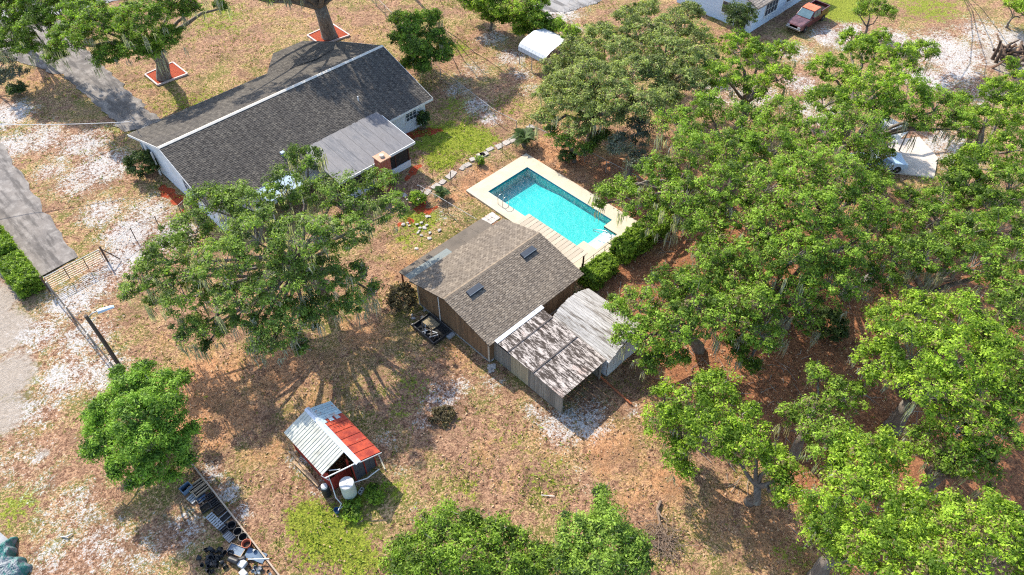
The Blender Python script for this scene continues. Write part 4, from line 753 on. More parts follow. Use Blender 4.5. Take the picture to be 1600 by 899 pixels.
def car(loc, rz):
    t_ = thing('parked_car', 'car tinted pale blue with painted sky reflection, parked under the oaks on the pale concrete pad', 'car', loc, rz=rz)
    CW = mat('sky tinted car paint', (.36,.48,.62), (.33,.44,.57), 1, .25, .6)  # sky's reflection put into the body, glass and roof colour as pale blue
    def loft(prof, hw, name, m, parent, taper=.9, bev=.06):
        """side outline (x,z) extruded across the width, pulled in towards the top"""
        zs = [z for _, z in prof]; lo, hi = min(zs), max(zs); n = len(prof); b = MB()
        for s in (-1, 1): b.v += [(x, s*hw*(1-(1-taper)*(z-lo)/(hi-lo)), z) for x, z in prof]
        b.f = [tuple(range(n)), tuple(reversed(range(n, 2*n)))] + [(i, n+i, n+(i+1) % n, (i+1) % n) for i in range(n)]
        return b.build(name, m, parent, local=True, bevel=bev)
    loft([(-2.3,.35),(2.25,.35),(2.35,.6),(2.2,.8),(1.1,.98),(-1.9,1.02),(-2.3,.9)], .92, 'body', CW, t_, .9)
    loft([(-2.0,1.0),(1.15,.96),(.35,1.45),(-.1,1.5),(-1.2,1.48)], .82, 'glasshouse', mat('bluish glass', (.16,.27,.40), (.12,.2,.3), 1, .08, .8), t_, .86)
    loft([(-1.15,1.475),(.3,1.46),(.0,1.535),(-.9,1.53)], .70, 'roof', mat('sky tinted car roof', (.55,.68,.82), rough=.25), t_, .96, .02)
    for s in (-1, 1):
        MB().box(2.18,2.32,s*.66-.17,s*.66+.17,.6,.76).build('headlight', mat('lamp glass', (.7,.7,.68), rough=.15), t_, local=True); MB().box(-2.32,-2.26,s*.7-.14,s*.7+.14,.7,.86).build('tail_light', mat('red lamp', (.4,.02,.02)), t_, local=True)
        MB().box(.72,.86,s*.98-.08,s*.98+.08,.98,1.1).build('mirror', CW, t_, local=True, bevel=.02)
    MB().box(2.26,2.34,-.5,.5,.42,.58).build('grille', DARK, t_, local=True)
    for x in (-1.4,1.45):
        for y in (-.82,.82): wheel(t_, x, y, .33, .22)
car((57.9, 14.5, .07), R(-42))
# ================================================================ JUNK ALONG THE FENCE
BLK = mat('black pot plastic', (.016,.016,.018), (.03,.03,.033), 4, .45, .4, rnd=.3); TERRA = mat('terracotta', (.36,.10,.055), (.28,.08,.045), 4, .8); WOODF = mat('pale crate wood', (.48,.36,.24), (.36,.27,.18), 4, .85, rnd=.15)
BLU = mat('faded blue plastic', (.13,.19,.27), (.09,.14,.2), 3, .5); GRYP = mat('grey white plastic', (.36,.37,.37), (.25,.26,.27), 3, .6, rnd=.15); SOIL = mat('potting soil', (.045,.032,.022))
o = MB().box(2.28,2.36,20.0,29.6,-.02,.30).build('timber_edging', mat('tan border board', (.42,.33,.25), (.3,.24,.18), 3, .9, stretch=(3,.4,3))); tag(o, 'long tan board standing on edge along the row of nursery trays', 'board')
def place(o, x, y, z=0, rz=0, tilt=(0,0)): o.location = (x,y,z); o.rotation_euler = (tilt[0],tilt[1],rz); return o
def tray(name, x, y, lx, ly, h, m, label, rz=0, slats=0, fill=None, z=0, cat='tray'):
    t_ = thing(name, label, cat, (x,y,z), 'trays and crates along the border board', rz); e = .035
    for a in ((-lx/2,lx/2,-ly/2,-ly/2+e),(-lx/2,lx/2,ly/2-e,ly/2),(-lx/2,-lx/2+e,-ly/2+e,ly/2-e),(lx/2-e,lx/2,-ly/2+e,ly/2-e)): MB().box(*a,.003,h).build('side', m, t_, local=True)
    MB().box(-lx/2+e,lx/2-e,-ly/2+e,ly/2-e,.003,.03).build('floor', fill or DARK, t_, local=True)
    for i in range(slats):
        yy = -ly/2 + ly*(i+1)/(slats+1); MB().box(-lx/2+e,lx/2-e,yy-.02,yy+.02,h*.4,h*.8).build('divider', m, t_, local=True)
    return t_
def pot(x, y, r, h, m, label, z=0, tilt=None, group='black nursery pots', name='plant_pot', soil=False, cat='pot'):
    t_ = thing(name, label, cat, (x,y,z), group)
    MB().lathe([(r*.72,0),(r*.98,h*.88),(r*1.08,h*.88),(r*1.08,h),(r*.93,h),(r*.66,.03)], n=14).build('pot_wall', m, t_, local=True)
    MB().lathe([(r*.66,.031),(r*.80,h*.45),(.01,h*.47)] if soil else [(r*.66,.029),(r*.01,.032)], n=14).build('soil' if soil else 'pot_floor', SOIL if soil else DARK, t_, local=True)
    if tilt: t_.rotation_euler = tilt
    return t_
tray('storage_tub', 1.29,28.22,.62,.45,.35,BLU,'blue tub at the top end of the nursery row under the tree',.1, cat='tub')
tray('wooden_crate', 1.80,28.02,.95,.42,.20,WOODF,'upper of the two pale wooden crates beside the blue tub',.03,1)
tray('wooden_crate', 1.88,27.55,.95,.42,.20,WOODF,'lower of the two pale wooden crates beside the blue tub',.06,1)
tray('nursery_tray', 1.62,27.06,.62,.42,.12,BLK,'black tray directly below the pale wooden crates',.05,1,BLU)
tray('nursery_tray', 2.0,26.9,.45,.35,.12,BLK,'small black tray against the board near the crates',0,2)
tray('nursery_tray', 1.50,26.40,.60,.45,.14,BLK,'black tray on the open side below the blue lined tray',-.05,0,SOIL)
tray('nursery_tray', 1.97,26.35,.5,.45,.12,BLK,'black divided tray against the board in the upper row',0,2)
tray('nursery_tray', 1.98,25.75,.5,.5,.12,BLK,'black soil filled tray against the board above the dark screen',.1,0,SOIL)
tray('window_screen', 1.92,25.12,.85,.42,.07,GRYP,'dark screen with two pale long edges lying across the row',.12,0,DARK,cat='frame')
tray('nursery_tray', 1.62,24.5,.55,.5,.12,BLK,'black tray beside the topmost black bucket',.1,1)
def rack(label, x, y, n, dy, m, rz):
    t_ = thing('slatted_rack', label, 'rack', (x,y,0), rz=rz)
    for i in range(n): MB().box(-.22,.22,-i*dy-.05,-i*dy+.05,.035,.08).build('slat', m, t_, local=True)
    for s in (-.18,.18): MB().box(s-.02,s+.02,-(n-1)*dy-.06,.06,0,.034).build('runner', m, t_, local=True)
rack('short pale slatted rack lying beside the blue lined tray', 1.18, 27.68, 4, .15, GRYP, .2)
rack('long pale slatted rack lying beside the dark screen', 1.40, 25.85, 8, .165, GRYP, .12)
rack('grey slatted rack lying beside the black buckets', 1.52, 24.2, 5, .13, mat('grey slat', (.30,.30,.30), rnd=.2), .1)
for (x, y), lb in zip(((1.98,24.28),(2.03,23.7),(2.07,23.22)), ('topmost of the three black buckets in the row', 'middle of the three black buckets in the row', 'black bucket next to the terracotta pot')): pot(x,y,.24,.36,BLK,lb,group='black buckets in the row',name='bucket',cat='bucket')
pot(2.0,22.74,.25,.40,TERRA,'terracotta pot at the lower end of the nursery row',group=None,soil=True)
tray('cold_frame', 1.42,23.0,.55,.95,.08,WOODF,'pale wooden frame with a grey panel by the terracotta pot',.45,0,BLU,cat='frame')
tag(place(MB().box(-.28,.28,-.55,.55,0,.04).build('plastic_sheet', BLU), 2.02,21.95,.06,.5,(R(8),0)), 'faded blue panel lying below the terracotta pot', 'panel')
tag(place(MB().tube((-.55,0,0),(.6,.0,0),.035).build('white_pipe', PVC), 2.0,21.55,.32,-.75), 'straight white pipe lying across the lower end of the row', 'pipe')
tag(place(MB().box(-.2,.2,-.2,.2,0,.3).build('white_box', mat('white plastic box', (.5,.5,.5)), bevel=.02), 1.25,22.0,0,.3), 'white box beside the pile of black pots', 'box')
tag(place(MB().box(-.16,.16,-.2,.2,0,.25).build('white_box', mat('white plastic box', (.5,.5,.5)), bevel=.02), 1.02,21.52,0,.1), 'lower white box at the bottom edge of the picture', 'box')
tag(place(MB().lathe([(.15,0),(.17,.05),(.17,.6),(.15,.65)], n=14).build('black_drum', BLK), .9,22.75,.18,.4,(R(80),0)), 'black drum lying on its side by the white box', 'drum')
tag(place(MB().lathe([(.13,0),(.15,.05),(.15,.5),(.13,.55)], n=14).build('black_drum', BLK), 1.05,22.35,.16,1.2,(R(85),0)), 'smaller black drum lying between the white box and the frame', 'drum')
rj = np.random.default_rng(31)
for i in range(34):
    a = rj.uniform(0,1); cx_, cy_ = (.75-.75*a + rj.normal(0,.22), 23.5 + rj.normal(0,.38) - .25*a)
    pot(cx_, cy_, rj.uniform(.10,.15), rj.uniform(.16,.24), BLK, 'small black nursery pot tipped over in the pile beside the row', z=.02 if i < 22 else .14, tilt=(rj.uniform(-1.7,1.7), rj.uniform(-1.2,1.2), rj.uniform(0,6)), group='pile of black nursery pots')
for i in range(16): pot(1.7+rj.uniform(-.25,.6), 21.2+rj.normal(0,.3), rj.uniform(.07,.11), .14, GRYP if rj.random() < .6 else BLK, 'small pale or black cup in the heap under the white pipe', z=.03+.06*(i % 3), tilt=(rj.uniform(-1.6,1.6),rj.uniform(-1,1),0), group='heap of cups', name='cup', cat='cup')

# ---- scrap beside the pool house wall
sc = thing('scrap_frame', 'black metal frame full of scrap lying beside the pool house wall', 'scrap', (19.25,27.3,0))
tag(MB().box(19.55,20.1,25.9,26.25,0,.16).build('plastic_sheet', GRYP), 'pale panel lying at the lower end of the scrap frame', 'panel')
for a in ((18.45,20.05,26.2,26.28),(18.45,20.05,28.45,28.53),(18.45,18.53,26.28,28.45),(19.97,20.05,26.28,28.45)): MB().box(*a,.05,.30).build('side', BLK, sc)
MB().box(18.53,19.97,26.28,28.45,.03,.07).build('floor', DARK, sc); MB().box(19.2,19.95,27.3,28.4,.075,.16).build('plywood', mat('scrap plywood', (.30,.24,.15)), sc); 
for i in range(12): MB().bar((18.6+rj.uniform(0,.5),26.4+rj.uniform(0,1.8),.16),(18.8+rj.uniform(0,.6),26.5+rj.uniform(0,1.8),.2+rj.uniform(0,.1)),.08,.05).build('scrap_piece', (GRYP, BLK, SOIL)[i % 3], sc)
# loose pale stones: corner splash stones and rubble by the wall
STN = mat('pale rubble', (.46,.42,.38), (.33,.30,.27), 4, .95, rnd=.2, bump=.3)
def rock(x, y, s, label, group):
    b = MB(); n = 7; pr = []
    for z, q in ((-.3,.8),(.0,1.0),(.35,.75),(.5,.3)):
        b.v += [(math.cos(6.283*k/n)*q*s*(1+rj.normal(0,.12)), math.sin(6.283*k/n)*q*s*.8*(1+rj.normal(0,.12)), z*s*.45) for k in range(n)]
    for i in range(3):
        for k in range(n): b.f.append((i*n+k,i*n+(k+1) % n,(i+1)*n+(k+1) % n,(i+1)*n+k))
    b.f.append(tuple(3*n+k for k in range(n))); o = b.build('rock', STN); return tag(place(o, x, y, .02, rj.uniform(0,6)), label, 'rock', group)
for i in range(9): rock(19.85+rj.normal(0,.3), 22.1+rj.normal(0,.22), rj.uniform(.10,.2), 'pale stone in the cluster at the near pool house corner', 'stones at the pool house corner')
for i in range(18): rock(25.7+rj.normal(0,1.0), 36.0+rj.normal(0,.9), rj.uniform(.10,.22), 'pale stone scattered on the grass by the red mulch', 'pale stones by the mulch')
for i in range(10): rock(27.6+rj.normal(0,.6), 39.3+rj.normal(0,.4), rj.uniform(.12,.24), 'grey stone at the start of the stepping stones', 'stones at the path start')
for i in range(8): rock(19.0+rj.normal(0,.5), 28.9+rj.normal(0,.4), rj.uniform(.10,.2), 'grey stone beside the dry shrub at the pool house', 'stones at the dry shrub')
lg = thing('fallen_log', 'thick grey log lying in the clearing under the mossy oaks', 'log', (43.0,8.6,0))
MB().path([(41.9,8.9,.3),(43.0,8.9,.55),(44.2,8.3,1.2)], [.34,.32,.27], 10).build('trunk', mat('grey log bark', (.30,.27,.235), (.17,.15,.13), 3, .95, bump=.5), lg, smooth=True); MB().path([(43.4,8.8,.7),(43.3,8.2,1.5),(43.0,7.8,1.9)], [.14,.09,.05], 7).build('limb', MATS['grey log bark'], lg, smooth=True)
# rusty pipe, branch litter, tarp, burn pile
tag(MB().path([(24.5,16.7,.10),(24.4,15.2,.08),(24.3,13.8,.07)], .07, 8).build('rusty_pipe', mat('orange rust', (.36,.12,.05), (.26,.08,.035), 4)), 'rusty orange pipe running out from the garden shed corner', 'pipe')
BARK = mat('dry branch', (.26,.19,.135), (.16,.11,.08), 5, .9)
tag(MB().path([(20.3,8.4,.1),(19.7,8.2,.14),(19.2,7.6,.12),(18.7,7.5,.05)], [.09,.08,.06,.03], 6).path([(19.7,8.2,.14),(19.5,7.7,.25),(19.6,7.3,.12)], [.06,.04,.02], 6).build('fallen_branch', BARK), 'forked fallen branch lying right of the bottom shrubs', 'branch')
bp_ = thing('brush_pile', 'heap of dry twigs right of the dark green bottom shrub', 'brush pile', (18.6,6.9,0)); tw_ = MB()
for i in range(150):
    c = np.array([18.5+rj.normal(0,.45), 6.9+rj.normal(0,.6), abs(rj.normal(.1,.09))]); d = rj.normal(0,1,3)*(.4,.4,.08); tw_.path([c-d, c+d*.2+rj.normal(0,.03,3), c+d], [.018,.014,.006], 4)
stuff(tw_.build('twigs', BARK, bp_))
tag(MB().tube((15.7,13.5,.03),(16.2,12.9,.03),.03).build('white_stick', mat('bleached stick', (.6,.56,.5))), 'bleached stick lying on the open grass below the lean-to', 'stick')
tag(MB().path([(-5.1,30.5,.05),(-4.85,30.25,.09),(-4.55,30.25,.04)], [.05,.05,.03], 6).build('bleached_branch', mat('bleached stick', (.6,.56,.5))), 'short bleached branch on the bare ground right of the tarp', 'branch')
tp = MB(); N = 44; kk = NT('teal tarp'); TARP = kk.fin(kk.mix(kk.step(kk.noise(2.2,5,.7,kk.co((2.2,.9,1))), .42, .58), (.012,.12,.105), (.13,.15,.17)), .5, .4)
rt = np.random.default_rng(9); fold = [(rt.normal(0,9), rt.normal(0,4), rt.uniform(0,6)) for _ in range(9)]
for i in range(N):
    for j in range(N):
        u, v = i/(N-1), j/(N-1); h = min(1, 2.2*(math.sin(math.pi*u)*math.sin(math.pi*v))**.6); x = -9.2+2.1*u+.18*math.sin(9*v)+.1*math.sin(23*v); y = 29.7+2.7*v+.15*math.sin(7*u)
        tp.v.append((x,y,.0+h*(.34+.11*sum(abs(math.sin(a*u+b_*v+c_)) for a, b_, c_ in fold)/2.2 + rt.normal(0,.012))))
for i in range(N-1):
    for j in range(N-1): tp.f.append((i*N+j,(i+1)*N+j,(i+1)*N+j+1,i*N+j+1))
tag(tp.build('tarp_bundle', TARP), 'crumpled teal and grey tarp heap at the bottom left edge', 'tarp')
tag(place(MB().box(-.35,.35,-.5,.5,0,.06).build('foam_sheet', GRYP), -7.6,32.4,.35,.3,(R(12),R(18))), 'pale board leaning on the teal tarp heap', 'board')
bu = thing('burn_pile', 'heap of charred logs and roots on tan dirt at the top right', 'brush pile', (84,13.6,0)); CH = mat('charred wood', (.035,.025,.02), (.14,.09,.06), 2, .95)
for i in range(26):
    c = np.array([84.2+rj.normal(0,1.2), 13.5+rj.normal(0,.9), .35+abs(rj.normal(0,.2))]); d = rj.normal(0,1,3)*(.7,.7,.35)
    MB().path([c-d, c+rj.normal(0,.1,3), c+d], [.16,.13,.06], 6).build('log', CH if i % 3 else mat('brown log', (.22,.13,.085)), bu)
for x, y, h in ((83.1,14.6,1.9),(82.6,14.1,1.4),(84.4,13.9,1.2)): MB().path([(x,y,-.1),(x+.1,y,h*.6),(x+.05,y+.1,h)], [.2,.15,.1], 7).build('stump', CH, bu)

# ================================================================ VEGETATION
def leaf_material(name, dark, light, trans=.35, brown=None):
    k = NT(name); t = k.attr('tint'); c = k.mix(k.step(t, 0, 1), dark, light)
    if brown: c = k.mix(k.step(t, .93, .99), c, brown)
    k.fin(c, .6, .25); tb = k.n('ShaderNodeBsdfTranslucent'); k.L(k.mix(1.0, c, (1.25,1.35,.55), 'MULTIPLY'), tb.inputs[0]); mx_ = k.n('ShaderNodeMixShader'); mx_.inputs[0].default_value = trans
    k.L(k.b.outputs[0], mx_.inputs[1]); k.L(tb.outputs[0], mx_.inputs[2]); k.L(mx_.outputs[0], k.out.inputs['Surface']); return k.m
LEAF = {
 'oak':   leaf_material('oak leaves', (.055,.10,.012), (.315,.475,.052), .4, (.16,.12,.06)),
 'lime':  leaf_material('spring oak leaves', (.075,.14,.010), (.41,.58,.052), .4, (.20,.15,.07)),
 'olive': leaf_material('olive oak leaves', (.085,.115,.035), (.43,.50,.15), .4, (.20,.16,.10)),
 'deep':  leaf_material('deep green leaves', (.04,.08,.015), (.27,.40,.055), .33),
 'round': leaf_material('bright broad leaves', (.035,.09,.010), (.25,.42,.045), .33),
 'shrub': leaf_material('shrub leaves', (.030,.055,.015), (.12,.17,.035), .3),
 'hedge': leaf_material('clipped hedge leaves', (.05,.10,.012), (.27,.40,.035), .4),
 'grey':  leaf_material('grey green leaves', (.07,.085,.06), (.18,.20,.145), .3),
 'dry':   leaf_material('dry shrub leaves', (.05,.04,.02), (.16,.13,.06), .3),
 'palm':  leaf_material('palm leaves', (.025,.05,.012), (.09,.15,.03), .25)}
LEAF['mossy'] = leaf_material('dull oak leaves', (.05,.085,.017), (.29,.42,.07), .4, (.24,.22,.15))
MOSS = leaf_material('spanish moss', (.22,.225,.185), (.48,.48,.41), .45)
OAKB = mat('oak bark', (.20,.165,.135), (.095,.078,.065), 2.5, .95, stretch=(2,2,.5), bump=.6, dirt=(.26,.26,.22), dscale=1.5)
TWIG = mat('grey twig', (.30,.27,.235), (.19,.17,.145), 4, .95)
def leaves(rng, C, Nrm, per, cr, ll, lw, tint, up=.5):
    """leaf quads scattered round clump centres C; returns vertices and one tone per leaf"""
    n = len(C); k = n*per; c = np.repeat(C, per, 0); nn = np.repeat(Nrm, per, 0); tt = np.repeat(tint, per)
    crr = np.repeat(cr, per) if np.ndim(cr) else cr
    u = rng.standard_normal((k,3)); u /= np.linalg.norm(u,axis=1)[:,None]+1e-9; u[:,2] = np.where(u[:,2] < -.3, -u[:,2], u[:,2])
    off = u*(rng.random(k)**.38*np.where(rng.random(k) < .22, rng.uniform(1.1,1.9,k), 1.0))[:,None]*(crr[:,None] if np.ndim(crr) else crr); off[:,2] *= .7
    p = c + off; q = u*.75 + nn*.2 + np.array([0,0,up*.6]) + rng.standard_normal((k,3))*.5; q /= np.linalg.norm(q,axis=1)[:,None]
    t = np.cross(q, rng.standard_normal((k,3))); t /= np.linalg.norm(t,axis=1)[:,None]+1e-9; b = np.cross(q, t); s = (.55 + 1.1*rng.random(k)**1.6)[:,None]
    V = np.stack([p-t*ll*s*.5-b*lw*s*.5, p-t*ll*s*.35+b*lw*s*.5, p+t*ll*s*.6], 1)
    return V, np.clip(tt + rng.normal(0,.16,k), 0, 1)
def lobe_points(rng, c, r, n, flat=.72, low=-.35):
    d = rng.standard_normal((n*3,3)); d /= np.linalg.norm(d,axis=1)[:,None]; d = d[d[:,2] > low][:n]; rad = max(.3, r-.33)*rng.uniform(.55,1.05,len(d))**.8
    b1, b2, b3 = rng.standard_normal((3,3)); wob = 1 + .16*np.sin(d@b1*3) + .12*np.sin(d@b2*5+1) ; rad = rad*wob
    P = np.array(c) + d*rad[:,None]*(1,1,flat); return P, d
def curve3(a, b, lift, n=5):
    a, b = np.array(a, float), np.array(b, float); m = (a+b)/2 + np.array([0,0,lift]); t = np.linspace(0,1,n)[:,None]; return (1-t)**2*a + 2*t*(1-t)*m + t*t*b
TREES = [
 ('oak_tree', 'broad live oak with hanging moss in front of the white house', (16.2, 36.3), [(19.11, 39.28, 8.5, 1.5), (18.46, 35.53, 8.0, 1.77), (21.84, 35.31, 7.0, 1.49), (21.17, 33.01, 6.5, 1.4), (16.35, 37.61, 8.0, 1.95), (13.71, 38.41, 8.0, 1.86), (12.28, 40.64, 7.5, 2.0), (10.31, 39.87, 7.0, 1.86), (12.14, 34.23, 9.0, 2.23), (14.06, 32.33, 9.0, 2.3), (16.93, 32.15, 7.5, 2.05), (9.96, 34.72, 8.0, 2.05), (8.0, 38.84, 7.0, 2.0), (6.37, 39.31, 6.0, 1.49), (5.3, 39.25, 5.5, 1.02), (7.48, 36.08, 6.0, 1.9), (6.63, 34.35, 5.0, 1.4), (9.16, 32.42, 7.0, 1.77), (11.46, 31.68, 7.5, 2.1), (13.87, 30.71, 7.0, 1.77), (16.1, 30.53, 5.5, 1.21), (10.8, 29.9, 6.0, 1.8), (9.46, 29.74, 5.5, 1.4), (12.78, 29.62, 5.5, 1.49), (14.64, 29.15, 5.0, 1.2), (9.04, 31.29, 6.0, 1.21), (18.8, 33.31, 7.5, 1.4), (10.79, 29.19, 4.2, 0.8), (8.69, 30.81, 4.3, 0.8), (6.75, 33.85, 3.6, 0.7), (16.59, 29.39, 4.5, 0.8), (6.14, 38.92, 4.2, 0.8), (7.91, 33.46, 4.5, 0.9)], 'mossy', {'moss': 1.1, 'trunk': 0.4, 'fork': 0.6, 'dens': 0.88, 'tone': 0.5, 'bare': 0.04, 'seed': 1}),
 ('broadleaf_tree', 'dense round bright green tree beside the left fence', (1.2, 32.5), [(2.03, 33.23, 4.5, 1.3), (3.06, 31.78, 4.5, 1.3), (0.32, 33.25, 4, 1.2), (1.37, 30.51, 5.2, 1.7), (2.69, 30.14, 4.5, 1.4), (-0.61, 31.66, 3.5, 1.2), (0.8, 29.14, 4.5, 1.6), (2.01, 28.78, 3.5, 1.2), (0.55, 28.66, 3, 1.2), (-0.61, 30.09, 3, 1.1), (4.71, 33.58, 2.5, 0.7), (-0.41, 32.92, 3.5, 1.0), (3.17, 34.74, 3.5, 0.9), (-0.53, 34.4, 3, 0.6), (3.28, 29.42, 3, 0.6), (2.02, 28.09, 2.6, 0.7), (1.98, 35.79, 3.3, 0.7), (4.03, 33.13, 3.6, 0.7), (-0.66, 29.1, 2.2, 0.6), (1.04, 27.97, 2.2, 0.6), (-1.54, 32.47, 2.6, 0.6)], 'round', {'moss': 0, 'trunk': 0.2, 'per': 110, 'leaf': (0.14, 0.07), 'clump': 0.38, 'dens': 1.7, 'tone': 0.58, 'seed': 2}),
 ('oak_tree', 'tall oak rising from the square mulch bed by the driveway', (21.4, 70.2), [(14.93, 69.67, 7, 2.3), (17.35, 67.78, 8, 2.4), (19.59, 64.45, 9, 2.4), (21.04, 63.94, 7, 1.6), (18.42, 65.2, 6.5, 1.8), (16.47, 66.41, 6, 1.6), (19.64, 64.48, 6, 1.3), (23.94, 65.3, 8, 1.6), (23.17, 65.73, 9, 1.8), (17.14, 71.19, 8, 2.1), (27.21, 65.71, 7, 0.9)], 'oak', {'moss': 0.6, 'trunk': 0.62, 'fork': 0.6, 'tone': 0.4, 'dens': 1.5, 'seed': 3}),
 ('oak_tree', 'dark oak in the top left corner over the driveway', (14.5, 90.0), [(14.26, 76.14, 6, 2.2), (13.51, 80.28, 6, 2.2), (16.27, 75.66, 7, 2.3), (12.41, 76.12, 4.5, 1.6), (13.83, 73.13, 4.5, 1.4), (11.85, 77.83, 5, 1.8), (16.02, 78.28, 8, 2.5), (13.68, 82.62, 7, 2.5)], 'oak', {'moss': 0.6, 'trunk': 0.4, 'tone': 0.38, 'dens': 1.5, 'seed': 4}),
 ('small_tree', 'thin grey leaved tree at the left edge below the dark oak', (7.6, 80.5), [(11.17, 79.58, 2.6, 1.4), (10.77, 76.94, 2.2, 1.2), (9.71, 77.21, 2.2, 1.4), (11.9, 77.07, 2.0, 0.6)], 'grey', {'moss': 0.2, 'trunk': 0.14, 'dens': 0.7, 'tone': 0.3, 'bare': 0.2, 'seed': 5}),
 ('oak_tree', 'massive mossy oak trunk behind the house ridge with its crown out of frame', (37.6, 65.4), [(35.12, 63.42, 10, 2.6), (36.78, 60.4, 11, 2.8), (39.34, 59.25, 10, 2.5), (32.3, 63.73, 9, 2.2), (36.58, 61.48, 13, 3.0), (39.9, 60.23, 13, 3.0), (41.79, 57.4, 11, 2.5), (33.74, 56.13, 11, 1.8), (30.91, 63.26, 7.5, 0.9), (32.37, 61.6, 8, 1.1), (26.91, 66.05, 8.5, 1.3), (39.42, 56.69, 9, 1.5), (30, 61, 12.6, 2.2), (33, 60.5, 13, 2.4), (27, 62.5, 12.6, 2.0), (36, 61, 12.6, 2.2), (24, 64, 12.5, 1.8), (34.5, 58.8, 13.6, 1.7), (31.5, 58.3, 13.8, 1.5)], 'oak', {'dens': 0.9, 'moss': 1.0, 'trunk': 0.75, 'fork': 0.42, 'tone': 0.4, 'seed': 6}),
 ('small_tree', 'rounded green tree off the right end of the house roof', (41.6, 57.0), [(40.53, 55.04, 4.5, 1.5), (41.11, 51.82, 4, 1.4), (38.23, 51.37, 4, 1.6), (38.24, 50.67, 2.5, 1.1), (40.19, 49.94, 3, 1.1), (38.9, 54.95, 3.5, 1.1), (40.84, 56.97, 4, 1.3), (42.25, 54.22, 4.5, 1.5), (38.98, 53.15, 4.5, 1.6), (39.41, 51.53, 3, 1.5), (38.25, 52.65, 2, 1.1), (42.04, 51.83, 2.5, 1.2)], 'oak', {'moss': 0.25, 'trunk': 0.2, 'tone': 0.3, 'dens': 1.7, 'seed': 7}),
 ('oak_tree', 'olive toned oak beside the white carport', (43.38, 33.98), [(43.68, 38.67, 5, 1.8), (45.92, 38.52, 6, 1.8), (47.94, 37.06, 7, 2.1), (50.21, 35.07, 7.5, 2.0), (40.45, 34.93, 5, 1.8), (42.7, 33.6, 7, 2.2), (44.8, 31.72, 7.5, 2.2), (39.29, 35.95, 3.5, 1.2), (39.82, 32.5, 4, 1.5), (40.83, 30.53, 6, 1.9), (42.41, 28.1, 7, 1.9), (40.92, 32.97, 6, 1.8), (41.32, 37.17, 4.5, 1.6), (42.19, 30.82, 7, 1.8), (41.74, 35.47, 6, 1.7), (46.75, 34.0, 7.5, 1.8), (45.02, 28.47, 6.5, 1.7), (44.85, 36.14, 6.5, 1.6)], 'olive', {'group': 'live oaks of the wooded right side', 'dens': 1.25, 'moss': 0.5, 'trunk': 0.42, 'tone': 0.5, 'seed': 8}),
 ('oak_tree', 'olive oak at the top in front of the pale blue house', (51.54, 32.56), [(49.22, 31.55, 7.5, 2.0), (47.12, 28.56, 7, 2.0), (53.7, 34.53, 7, 1.9), (54.29, 32.07, 6.5, 1.8), (51.02, 28.84, 7, 1.8), (55.44, 38.35, 6.5, 1.6), (54.02, 39.4, 6, 1.5), (60.27, 36.84, 5, 1.5), (48.94, 29.7, 7.5, 1.8), (50.52, 33.23, 7.5, 1.7), (47.65, 27.37, 7, 1.6), (46.27, 30.27, 7.5, 1.7)], 'olive', {'group': 'live oaks of the wooded right side', 'dens': 1.2, 'moss': 0.4, 'trunk': 0.36, 'tone': 0.42, 'seed': 9}),
 ('small_tree', 'small leafy tree growing close to the pale blue house wall', (66.61, 34.51), [(66.75, 34.95, 3.5, 1.6), (65.52, 34.38, 3, 1.3), (67.55, 34.21, 3, 1.2)], 'shrub', {'moss': 0, 'trunk': 0.16, 'tone': 0.5, 'seed': 10}),
 ('small_tree', 'low bushy tree between the fence and the olive oaks', (40.27, 33.13), [(39.55, 33.54, 2.2, 1.2), (39.93, 35.73, 2, 0.9), (39.83, 31.65, 2.2, 1.1), (41.79, 31.62, 2.5, 1.2)], 'deep', {'moss': 0.1, 'trunk': 0.16, 'tone': 0.45, 'seed': 11}),
 ('small_tree', 'grey twiggy tree in the gap behind the chain link fence', (41.19, 27.82), [(40.55, 28.38, 4, 1.6), (42.75, 28.61, 4.5, 1.5), (40.27, 26.46, 3.5, 1.3)], 'grey', {'moss': 0.5, 'trunk': 0.2, 'tone': 0.4, 'bare': 0.15, 'seed': 12}),
 ('oak_tree', 'bright oak leaning out over the end of the pool', (44.5, 24.5), [(41.15, 24.2, 7.5, 1.8), (39.01, 21.05, 8, 2.1), (36.51, 22.3, 7, 1.8), (34.65, 22.27, 5.5, 1.7), (34.71, 25.15, 4.5, 1.1), (35.55, 19.38, 7, 2.2), (37.36, 17.78, 8, 2.2), (34.88, 17.22, 6.5, 2), (35.08, 20.27, 5, 1.5), (36.37, 15.86, 7, 2), (35.71, 24.53, 5, 1.2), (33.63, 25.1, 4.2, 0.7), (34.62, 21.15, 4, 0.9)], 'oak', {'group': 'live oaks of the wooded right side', 'dens': 0.92, 'moss': 0.55, 'trunk': 0.45, 'tone': 0.61, 'seed': 13}),
 ('oak_tree', 'oak in front of the maroon pickup', (54.43, 25.83), [(55.51, 28.57, 6.5, 1.9), (55.71, 26.13, 6.5, 2.0), (59.92, 26.23, 5.5, 1.4), (50.1, 26.29, 7, 2), (51.31, 24.22, 6.5, 1.6), (54.05, 23.54, 6.5, 1.6)], 'lime', {'group': 'live oaks of the wooded right side', 'dens': 0.92, 'moss': 0.4, 'trunk': 0.38, 'tone': 0.35, 'seed': 14}),
 ('oak_tree', 'mossy oak between the pool oak and the sandy opening', (44.68, 20.51), [(45.58, 24.36, 7, 1.9), (45.19, 21.34, 7.5, 1.9), (47.95, 19.78, 7.5, 2.1), (43.47, 17.68, 8, 2.2), (41.23, 19.37, 8, 2)], 'oak', {'group': 'live oaks of the wooded right side', 'dens': 0.92, 'moss': 0.9, 'trunk': 0.42, 'tone': 0.56, 'seed': 15}),
